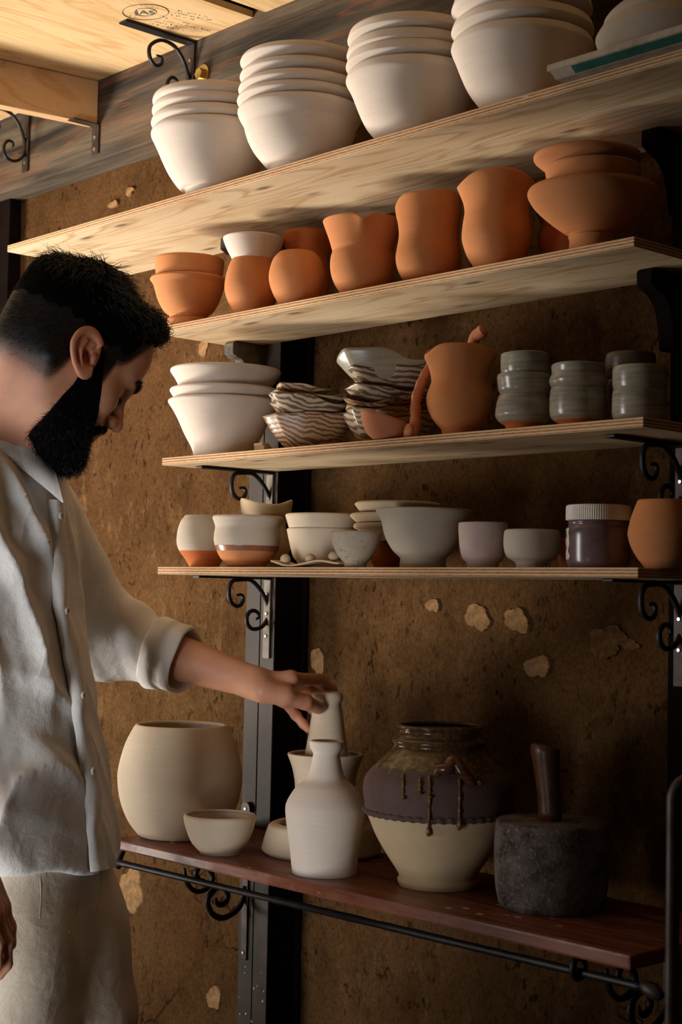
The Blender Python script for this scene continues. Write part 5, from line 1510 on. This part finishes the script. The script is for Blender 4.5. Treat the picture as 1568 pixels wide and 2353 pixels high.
def shirt_sdf(X, Y, Z):
    zz = np.clip(Z, sz[0], sz[-1]); cx, cy, a, b = sect(zz)
    u = (X-cx)*f32(B_F[0])+(Y-cy)*f32(B_F[1]); v = (X-cx)*f32(B_L[0])+(Y-cy)*f32(B_L[1])
    d = (np.sqrt((u/a)**2+(v/b)**2)-1)*np.minimum(a, b)
    d = np.maximum(d, Z-sz[-1])
    sl = smin(cap(X, Y, Z, SHL, EL, 0.066, 0.060), cap(X, Y, Z, EL, CUF0, 0.060, 0.050), 0.05)
    sr_ = smin(cap(X, Y, Z, SHR, EL2, 0.066, 0.058), cap(X, Y, Z, EL2, fore2, 0.060, 0.056), 0.03)
    # fold fields
    tl = (X-SHL[0])*0.35-(Z-SHL[2])*0.94                                 # distance down the sleeve
    el = np.exp(-(((X-EL[0]-0.05)/0.09)**2+((Z-EL[2]-0.02)/0.09)**2))
    fs = np.sin(95*((X-SHL[0])*0.80-(Z-SHL[2])*0.15)+1.6*np.sin(22*Z)+0.8*np.sin(30*Y))
    sl = sl-0.0055*el*np.maximum(fs, -0.3)-0.0028*vnoise(X, Y, Z, 3)
    # torso: diagonal drags low, vertical drape high
    low = np.clip((zrow(1480)-Z)/0.12, 0, 1); high = 1-low
    diag = 1-2*np.abs(np.sin(38*(Z*0.80-u*0.40+v*0.55)+1.7*np.sin(11*u+9*Z)+1.3*np.sin(13*v+5*Z)))+0.35*np.sin(90*(Z*0.7+v*0.5)+2*np.sin(20*u))
    vert = 1-2*np.abs(np.sin(40*(v*0.85+u*0.3+Z*0.30)+1.7*np.sin(9*Z)+1.0*np.sin(12*u)))+0.3*np.sin(80*(v*0.6-Z*0.5)+2*np.sin(17*Z))
    front = np.clip(0.35+0.65*np.clip((-v)/0.05, 0, 1), 0, 1)
    d = d-(0.0105*low*np.maximum(diag, -0.6)+0.0080*high*np.maximum(vert, -0.6))*front-0.0030*vnoise(X, Y, Z, 7)
    d = smin(d, sl, 0.03); d = smin(d, sr_, 0.03)
    # trim: cuff opening, neck opening, hem
    ax = CUF1-CUF0; ax = ax/np.linalg.norm(ax)
    d = np.where(((X-CUF0[0])**2+(Y-CUF0[1])**2+(Z-CUF0[2])**2) < 0.14**2, np.maximum(d, (X-CUF0[0])*ax[0]+(Y-CUF0[1])*ax[1]+(Z-CUF0[2])*ax[2]-0.012), d)
    ax2 = (wr2-fore2)/np.linalg.norm(wr2-fore2)
    d = np.maximum(d, np.where(((X-fore2[0])**2+(Y-fore2[1])**2+(Z-fore2[2])**2) < 0.12**2, (X-fore2[0])*ax2[0]+(Y-fore2[1])*ax2[1]+(Z-fore2[2])*ax2[2]-0.01, -1))
    neck = cap(X, Y, Z, NECK+0.02*e_z-0.004*B_F, NECK+0.15*e_z+0.03*e_r, 0.070, 0.085)
    d = smax(d, -neck, 0.008)
    vee = cap(X, Y, Z, NECK+0.075*B_F+0.03*e_z, NECK+0.100*B_F-0.075*e_z, 0.030, 0.006)
    d = smax(d, -vee, 0.006)
    hem = zrow(1990)-0.012*np.sin(16*v+1.0)+0.07*np.clip(u, -0.1, 0.14)+0.002*np.sin(60*v)
    return np.maximum(d, hem-Z)
X, Y, Z, lo, h = grid((cx0[0]-0.40, cx0[1]-0.30, zrow(2065)), (CUF1[0]+0.03, cx0[1]+0.30, sz[-1]+0.012), 0.0048)
Fs = shirt_sdf(X, Y, Z)
Vs, Qs = surface_nets(Fs.astype(f32), lo, h); del Fs
Vs = relax(Vs, Qs, 1, 0.25)
def linen(name, c, c2, wr=0.5, tr=0.0):
    m = MT(name, 0.85, 0.15)
    v = m.co(); n1 = m.noise(v, 16, 5, 0.6, 0.6); n2 = m.noise(m.co((1, 1, 1.3), rot=(0.6, 0.5, 0.2)), 26, 4, 0.5, 0.3)
    weave = m.noise(m.co((900, 900, 260)), 1.0, 2)
    col = m.mix(n1, lin(*c2), lin(*c))
    rdg = m.math('ABSOLUTE', m.math('SUBTRACT', m.noise(m.co((1, 1, 0.7), rot=(0.3, 0.6, 0.1)), 8, 2, 0.4, 0.25), 0.5))
    hgt = m.math('ADD', m.math('MULTIPLY_ADD', rdg, -2.0, m.math('MULTIPLY', n2, 0.5)), m.math('MULTIPLY', weave, 0.05))
    nr = m.bump(hgt, wr, 0.018)
    m.out(col, None, nr)
    return m.m
M['linen'] = linen('white_linen', (230, 227, 222), (220, 216, 210), 0.4)
M['trouser'] = linen('grey_beige_cotton', (206, 193, 174), (194, 180, 160), 0.35)
shirt = part('shirt', Vs, Qs, M['linen'])
# rolled cuff
def ringframe(c, ax):
    ax = ax/np.linalg.norm(ax); n1 = np.cross(ax, e_z); n1 /= np.linalg.norm(n1); n2 = np.cross(n1, ax); return ax, n1, n2
def cuff(c0, c1, r0, r1, name='cuff'):
    ax, n1, n2 = ringframe(c0, c1-c0); L = np.linalg.norm(c1-c0); V, Q = [], []
    pr_ = [(0.0, r0-0.004), (-0.002, r0+0.002), (0.0015, r0+0.006), (L*0.30, r0*0.6+r1*0.4+0.0052), (L*0.42, r0*0.5+r1*0.5+0.0050), (L*0.45, r0*.5+r1*.5+0.0028), (L*0.7, r0*.3+r1*.7+0.0042), (L-0.002, r1+0.005), (L+0.001, r1+0.002), (L-0.001, r1-0.002), (L*0.4, r1-0.004)]
    seg = 80
    for s_, r_ in pr_:
        for k in range(seg):
            a = 2*PI*k/seg
            q = 1+0.025*math.sin(2*a+0.6)+0.018*math.sin(3*a+s_*60)+0.010*math.sin(7*a+s_*40)
            V.append(c0+ax*(s_+0.004*math.sin(2*a+1))+(n1*math.cos(a)+n2*math.sin(a))*r_*q)
    for i in range(len(pr_)-1):
        for k in range(seg): Q.append((i*seg+k, i*seg+(k+1) % seg, (i+1)*seg+(k+1) % seg, (i+1)*seg+k))
    return part(name, np.array(V), np.array(Q)[:, ::-1], M['linen'], shirt)
cuff(CUF0, CUF1+(CUF1-CUF0)*0.05, 0.0525, 0.0485)
# placket strip, front edge and buttons
def on_torso(z, ang, lift):
    cx, cy, a, b = sect(z); return np.array((cx, cy, z))+B_F*((a+lift)*math.cos(ang))+B_L*((b+lift)*math.sin(ang))
zt_, zb_ = zrow(1150), zrow(1982)
V, Q = [], []; n = 110
angs = [-0.135, -0.12, -0.04, 0.04, 0.05, 0.052]
for i in range(n+1):
    f = i/n; z = zt_+(zb_-zt_)*f
    wv = 0.020*math.sin(f*17+1)+0.012*math.sin(f*41)+0.008*math.sin(f*83)
    for k, a in enumerate(angs):
        lift = [0.000, 0.0065, 0.0085, 0.0085, 0.0065, 0.001][k]+0.0022*math.sin(f*23+k)*(1 if 0 < k < 5 else 0)
        V.append(on_torso(z, a+0.02+wv*(1 if k > 1 else 0.4), lift))
m_ = len(angs)
for i in range(n):
    for k in range(m_-1): Q.append((i*m_+k, i*m_+k+1, (i+1)*m_+k+1, (i+1)*m_+k))
part('placket', np.array(V), np.array(Q)[:, ::-1], M['linen'], shirt)
M['button'] = plain('shell_button', (222, 212, 196), 0.35, 0.4, 0, 0.05)
for pyb in (1185, 1400, 1590, 1760):
    z = zrow(pyb); c = on_torso(z, -0.02, 0.0105); V, Q = [], []
    nb_ = B_F; s1 = B_L; 
    for r_, o_ in ((0.0052, -0.002), (0.0055, 0.0004), (0.0040, 0.0016), (0.0012, 0.0008)):
        for k in range(16):
            a = 2*PI*k/16; V.append(c+s1*(r_*math.cos(a))+e_z*(r_*math.sin(a))+nb_*o_)
    for i in range(3):
        for k in range(16): Q.append((i*16+k, i*16+(k+1) % 16, (i+1)*16+(k+1) % 16, (i+1)*16+k))
    part('button', np.array(V), np.array(Q), M['button'], shirt)
# collar: stand and folded leaf running round the neck
V, Q = [], []; n = 90
for i in range(n+1):
    f = i/n; ang = 0.34+(2*PI-0.68)*f                  # starts at far front, round the back, to the near front
    c = NECK-0.004*B_F
    dirv = B_F*math.cos(ang)+B_L*math.sin(ang)
    tip = max(0, 1-(1-f)*9)+0.12*max(0, 1-f*9)          # collar point at the near front end
    back = 0.5-0.5*math.cos(ang)                        # 1 at the nape
    r0 = 0.0665+0.006*back; zt = 0.022+0.022*back-0.020*tip
    rows = [(r0-0.002, zt-0.034), (r0, zt-0.004), (r0+0.004, zt), (r0+0.0085, zt-0.006), (r0+0.020, zt-0.028-0.008*tip), (r0+0.026+0.010*tip, zt-0.046-0.030*tip), (r0+0.0235+0.010*tip, zt-0.0465-0.030*tip), (r0+0.010, zt-0.020)]
    for r_, z_ in rows:
        wob = 0.0022*math.sin(9*ang+z_*90)
        V.append(c+dirv*(r_+wob)+e_z*(z_+wob*0.6)+B_F*(0.016*tip if z_ < zt-0.03 else 0.0))
m_ = 8
for i in range(n):
    for k in range(m_-1): Q.append((i*m_+k, i*m_+k+1, (i+1)*m_+k+1, (i+1)*m_+k))
part('collar', np.array(V), np.array(Q), M['linen'], shirt)
# trousers
LEG1 = (mp(120, 2150, 2.17), mp(205, 2353, 2.13)); 
hipc = mp(22, 1980, T_B)
kneeF = mp(170, 2620, 2.12); kneeN = mp(-20, 2620, 2.02)
footF = np.array((kneeF[0]-0.01, kneeF[1]+0.02, 0.07)); footN = np.array((kneeN[0]-0.05, kneeN[1], 0.07))
def trous(X, Y, Z):
    hip = ell(X, Y, Z, hipc+np.array((0, 0, -0.02)), (0.1, 0.1, 0.14))
    u = (X-hipc[0])*f32(B_F[0])+(Y-hipc[1])*f32(B_F[1]); v = (X-hipc[0])*f32(B_L[0])+(Y-hipc[1])*f32(B_L[1])
    d = (np.sqrt((u/0.117)**2+(v/0.178)**2)-1)*0.117
    d = np.maximum(d, np.abs(Z-hipc[2]+0.06)-0.13)
    l1 = cap(X, Y, Z, hipc+0.088*B_L+0.022*B_F-0.12*e_z, kneeF, 0.108, 0.094); l1 = smin(l1, cap(X, Y, Z, kneeF, footF, 0.094, 0.082), 0.03)
    l2 = cap(X, Y, Z, hipc-0.090*B_L+0.01*B_F-0.12*e_z, kneeN, 0.108, 0.092); l2 = smin(l2, cap(X, Y, Z, kneeN, footN, 0.092, 0.082), 0.03)
    d = smin(d, smin(l1, l2, 0.02), 0.05)
    d = d-0.005*vnoise(X*0.9, Y*0.9, Z*0.9, 12)-0.006*np.maximum(np.sin(48*(Z*0.9+u*0.35)+2*np.sin(14*u)), -0.3)*np.clip((hipc[2]-0.12-Z)/0.1, 0, 1)
    return np.maximum(d, 0.05-Z)
X, Y, Z, lo, h = grid((hipc[0]-0.30, hipc[1]-0.34, 0.04), (hipc[0]+0.34, hipc[1]+0.34, hipc[2]+0.13), 0.0085)
Ft = trous(X, Y, Z).astype(f32)
Vt, Qt = surface_nets(Ft, lo, h); del Ft
Vt = relax(Vt, Qt, 1, 0.4)
tro = part('trousers', Vt, Qt, M['trouser'])
# fly seam and pocket line, laid on the cloth
M['seam'] = plain('trouser_seam', (164, 150, 130), 0.9, 0.1, 0, 0.1)
def on_cloth(px, py, fn, t0=1.75, t1=2.4):
    ts = np.linspace(t0, t1, 520); P = np.array([mp(px, py, t) for t in ts])
    d = fn(P[:, 0], P[:, 1], P[:, 2]); i = int(np.argmax(d < 0)); return P[i]
for pts_ in ([(178, 1990), (180, 2040), (178, 2085), (166, 2115), (158, 2145)], [(232, 1985), (231, 2035), (222, 2090), (212, 2140)], [(92, 2010), (94, 2060), (90, 2110)]):
    P_ = [on_cloth(a_, b_, trous)-PO*0 for a_, b_ in pts_]
    W_ = [Vector(w_) for w_ in (to_w(np.array(P_))-PO)]
    tube('seam', catmull(W_, 5), 0.0008, M['seam'], tro, 6)
M['shoe'] = plain('brown_leather_shoe', (70, 48, 36), 0.5, 0.4, 0, 0.2)
for nm, ft in (('shoe', footF), ('shoe', footN)):
    X, Y, Z, lo, h = grid(ft+np.array((-0.14, -0.14, -0.09)), ft+np.array((0.24, 0.14, 0.06)), 0.01)
    Fq = smin(cap(X, Y, Z, ft+np.array((-0.02, 0, -0.02)), ft+0.15*B_F+np.array((0, 0, -0.035)), 0.045, 0.038), cap(X, Y, Z, ft, ft+np.array((0, 0, 0.04)), 0.05, 0.05), 0.03)
    Fq = np.maximum(Fq, 0.002-Z)
    v_, q_ = surface_nets(Fq.astype(f32), lo, h); part(nm, v_, q_, M['shoe'])

# ---------------- hair and beard
def strand_mesh(name, roots, dirs, lens, curl, width, mat, parent, segs=6, seed=1, droop=0.0, normals=None):
    rng = np.random.default_rng(seed); n = len(roots)
    P = roots.copy(); D = dirs/np.linalg.norm(dirs, axis=1)[:, None]
    side = np.cross(D, rng.normal(size=(n, 3))); side /= np.linalg.norm(side, axis=1)[:, None]
    bend = np.cross(D, side)
    verts = np.zeros((n, segs+1, 3, 3)); ph = rng.uniform(0, 6.28, n)
    for s in range(segs+1):
        f = s/segs; wd = width*(1-f*0.85)*0.5
        for k in range(3):
            a = 2*PI*k/3; verts[:, s, k] = P+side*(wd*math.cos(a))+bend*(wd*math.sin(a))
        D = D+bend*(curl*np.sin(ph+f*4.0))[:, None]/segs*2.0
        if normals is not None: D = D-normals*(droop/segs)
        D /= np.linalg.norm(D, axis=1)[:, None]
        P = P+D*(lens/segs)[:, None]
    V = verts.reshape(-1, 3); base = np.arange(n)*(segs+1)*3
    Q = []
    for s in range(segs):
        for k in range(3):
            k2 = (k+1) % 3
            Q.append(np.stack([base+s*3+k, base+s*3+k2, base+(s+1)*3+k2, base+(s+1)*3+k], 1))
    o = part(name, V, np.concatenate(Q), mat, parent); o['kind'] = 'stuff'; return o
def hairmat():
    m = MT('black_hair', 0.34, 0.5)
    nz = m.noise(m.co((1, 1, 1)), 180, 3)
    return m.out(m.mix(nz, lin(9, 8, 8), lin(19, 16, 15)), None, m.bump(nz, 0.4, 0.002))
M['hair'] = hairmat()
M['hairbase'] = plain('hair_mass', (9, 8, 8), 0.95, 0.03, 0, 0.3, 120, 0.6, bd=0.003)
def hair_vol(x, y, z):
    d = head_sdf(x, y, z)
    # top mass: thicker above, pushed forward over the forehead
    bound = 0.034-0.10*np.clip(-x-0.02, 0, 0.1)+0.35*np.clip(x-0.035, 0, 1)         # lower edge climbs to the front
    bound = bound+0.004*np.sin(150*x+40*y)*np.sin(120*z)+0.003*np.sin(310*x+1)
    edge = np.clip((y-bound)/0.045, 0, 1)
    lift = -0.0012+0.0072*edge+0.007*np.clip((y-0.065)/0.05, 0, 1)+0.012*np.exp(-(((x-0.068)/0.034)**2+((y-0.112)/0.028)**2))
    lumps = 0.0028*np.sin(55*x+2.2*np.sin(40*z)+9*y)+0.0022*np.sin(80*z+2*np.sin(35*x))
    d = d-lift-lumps*np.clip((y-0.06)/0.03, 0, 1)
    d = smax(d, bound-0.006-y, 0.004)
    front = x-0.064-0.10*(y-0.049)-1.6*np.clip(y-0.089, 0, 0.05)
    return smax(d, np.maximum(front, x-0.093), 0.006)
lo = H_O+np.array((-0.19, -0.15, -0.06)); hi = H_O+np.array((0.21, 0.15, 0.19))
X, Y, Z, lo, h = grid(lo, hi, 0.0030)
x, y, z = hl(X, Y, Z)
Vq, Qq = surface_nets(hair_vol(x, y, z).astype(f32), lo, h)
hair = part('hair', Vq, Qq, M['hairbase'])
tri = Vq[Qq]; cen = tri.mean(1); nor = np.cross(tri[:, 2]-tri[:, 0], tri[:, 3]-tri[:, 1]); nor /= np.maximum(np.linalg.norm(nor, axis=1), 1e-9)[:, None]
hcq = head_coords(cen)
dist = skin_head(cen[:, 0], cen[:, 1], cen[:, 2])
okq = dist > 0.0015
rng = np.random.default_rng(11)
pick = rng.choice(np.where(okq)[0], 9500)
c = cen[pick]; nn = nor[pick]; hq = hcq[pick]
flow = H_F[None]*(0.8-0.9*np.clip((hq[:, :1]-0.03)/0.04, 0, 1))-H_U[None]*(0.9*np.clip(-(hq[:, :1]), -0.02, 0.2)*6+0.15)+H_S[None]*(0.45*np.sign(hq[:, 2:3])*np.clip(np.abs(hq[:, 2:3])/0.06, 0, 1))
back = hq[:, 0] < -0.03
flow[back] = -H_U*0.9+H_F*0.05+rng.normal(size=(back.sum(), 3))*0.15
flow = flow+rng.normal(size=flow.shape)*0.22
flow -= nn*(flow*nn).sum(1)[:, None]; flow /= np.linalg.norm(flow, axis=1)[:, None]
topf = np.clip((hq[:, 1]-0.05)/0.06, 0, 1)
lens = (0.008+0.024*topf*(1-0.45*np.clip((hq[:, 0]-0.03)/0.05, 0, 1)))*rng.uniform(0.6, 1.25, len(c))
strand_mesh('hair_strands', c-nn*0.001, flow+nn*(0.10+0.10*topf[:, None]), lens, 0.9*topf+0.1, 0.0012, M['hair'], hair, 6, 3, 0.9, nn)
# a few loose curls over the crown and the quiff over the forehead
cr = np.where((hcq[:, 1] > 0.095) & okq)[0]; pick = rng.choice(cr, 260); c = cen[pick]; nn = nor[pick]
strand_mesh('loose_curls', c, nn*0.8+H_F*0.6+rng.normal(size=c.shape)*0.35, rng.uniform(0.02, 0.042, len(c)), np.full(len(c), 2.6), 0.0009, M['hair'], hair, 8, 5, 2.2, nn)
# short fade stubble around the sides
hcv = hc; sidev = np.where((hm > 0.12) & (np.abs(hcv[:, 2]) > 0.02))[0]
vn = None
def vert_normals(V, Q):
    t = V[Q]; fn = np.cross(t[:, 2]-t[:, 0], t[:, 3]-t[:, 1]); N = np.zeros_like(V)
    for k in range(4): np.add.at(N, Q[:, k], fn)
    return N/np.maximum(np.linalg.norm(N, axis=1), 1e-12)[:, None]
Nh = vert_normals(Vh, Qh)
pr_ = hm[sidev]; pick = rng.choice(sidev, 9000, p=pr_/pr_.sum())
c = Vh[pick]+rng.normal(size=(len(pick), 3))*0.0008; nn = Nh[pick]
strand_mesh('fade_stubble', c-nn*0.0005, nn*0.5-H_U*0.6-H_F*0.4+rng.normal(size=c.shape)*0.2, 0.0015+0.0065*hm[pick]**1.5*rng.uniform(0.6, 1.2, len(c)), np.zeros(len(c)), 0.0005, M['hair'], hair, 2, 6)
# beard
def beard_vol(x, y, z):
    az = np.abs(z)
    d = head_sdf(x, y, z)
    up = -0.002-1.55*(x-0.057)
    cheek = -0.0015+0.0040*np.clip((up-y)/0.02, 0, 1)+0.009*np.clip((-0.030-y)/0.04, 0, 1)
    d = d-cheek
    d = smin(d, ell(x, y, z, (0.078, -0.095, 0), (0.034, 0.027, 0.041)), 0.022)
    d = smin(d, ell(x, y, az, (0.050, -0.080, 0.026), (0.032, 0.024, 0.030)), 0.02)
    # region: from the sideburn along the jaw; upper edge runs from the ear to the mouth corner
    d = smax(d, y-np.minimum(up, 0.034), 0.006)
    d = smax(d, 0.0245-x-0.15*np.clip(y+0.03, 0, 1), 0.006)
    # mouth stays free
    d = smax(d, -ell(x, y, z, (0.104, -0.049, 0), (0.016, 0.0085, 0.021)), 0.004)
    mo = np.minimum(cap(x, y, az, (0.1045, -0.0355, 0.002), (0.094, -0.047, 0.027), 0.0068, 0.0055), 9)
    mo = smin(mo, cap(x, y, az, (0.094, -0.047, 0.027), (0.082, -0.070, 0.030), 0.0055, 0.008), 0.004)
    return smin(d, mo, 0.005)
lo = H_O+np.array((-0.14, -0.13, -0.20)); hi = H_O+np.array((0.15, 0.15, 0.06))
X, Y, Z, lo, h = grid(lo, hi, 0.0028)
x, y, z = hl(X, Y, Z)
Vq, Qq = surface_nets(beard_vol(x, y, z).astype(f32), lo, h)
beard = part('beard', Vq, Qq, M['hairbase'])
tri = Vq[Qq]; cen = tri.mean(1); nor = np.cross(tri[:, 2]-tri[:, 0], tri[:, 3]-tri[:, 1]); nor /= np.maximum(np.linalg.norm(nor, axis=1), 1e-9)[:, None]
hcq = head_coords(cen); okq = head_sdf(hcq[:, 0], hcq[:, 1], hcq[:, 2]) > -0.001
pick = rng.choice(np.where(okq)[0], 6500); c = cen[pick]; nn = nor[pick]; hq = hcq[pick]
lens = (0.003+0.007*np.clip((-0.02-hq[:, 1])/0.07, 0, 1))*rng.uniform(0.5, 1.3, len(c))
strand_mesh('beard_strands', c-nn*0.001, nn*0.55-H_U*0.75+H_F*0.15+rng.normal(size=c.shape)*0.28, lens, np.full(len(c), 0.6), 0.00075, M['hair'], beard, 4, 7)
# eyebrows and lashes
for sgn, nm in ((1, 'eyebrow'), (-1, 'eyebrow')):
    k = 300; t_ = rng.uniform(0, 1, k)
    R_l = np.stack([0.1040-0.0125*t_**1.3*1.35, 0.0300+0.0045*np.sin(t_*2.4)+rng.normal(size=k)*0.0016, sgn*(0.010+0.036*t_)], 1)
    # push onto the skin surface
    for _ in range(6):
        dd = head_sdf(R_l[:, 0], R_l[:, 1], R_l[:, 2]); R_l[:, 0] -= dd
    Rw = H_O+R_l[:, :1]*H_F+R_l[:, 1:2]*H_U+R_l[:, 2:]*H_S
    dr = H_F*0.35+H_U*0.25+sgn*H_S*0.9+rng.normal(size=(k, 3))*0.15
    strand_mesh(nm, Rw, dr, rng.uniform(0.006, 0.010, k), np.full(k, 0.3), 0.0009, M['hair'], person, 3, 9+sgn)
    k = 70; t_ = np.linspace(-1, 1, k)
    R_l = np.stack([np.full(k, 0.0955), 0.0030-0.0015*t_**2+0*t_, sgn*0.032+0.0125*t_], 1)
    for _ in range(8):
        dd = head_sdf(R_l[:, 0], R_l[:, 1], R_l[:, 2]); R_l[:, 0] -= dd
    Rw = H_O+R_l[:, :1]*H_F+R_l[:, 1:2]*H_U+R_l[:, 2:]*H_S
    strand_mesh('eyelashes', Rw, H_F*1.0-H_U*0.25+rng.normal(size=(k, 3))*0.1+sgn*H_S*0.3*t_[:, None], rng.uniform(0.006, 0.009, k), np.full(k, 0.4), 0.0009, M['hair'], person, 3, 15+sgn)
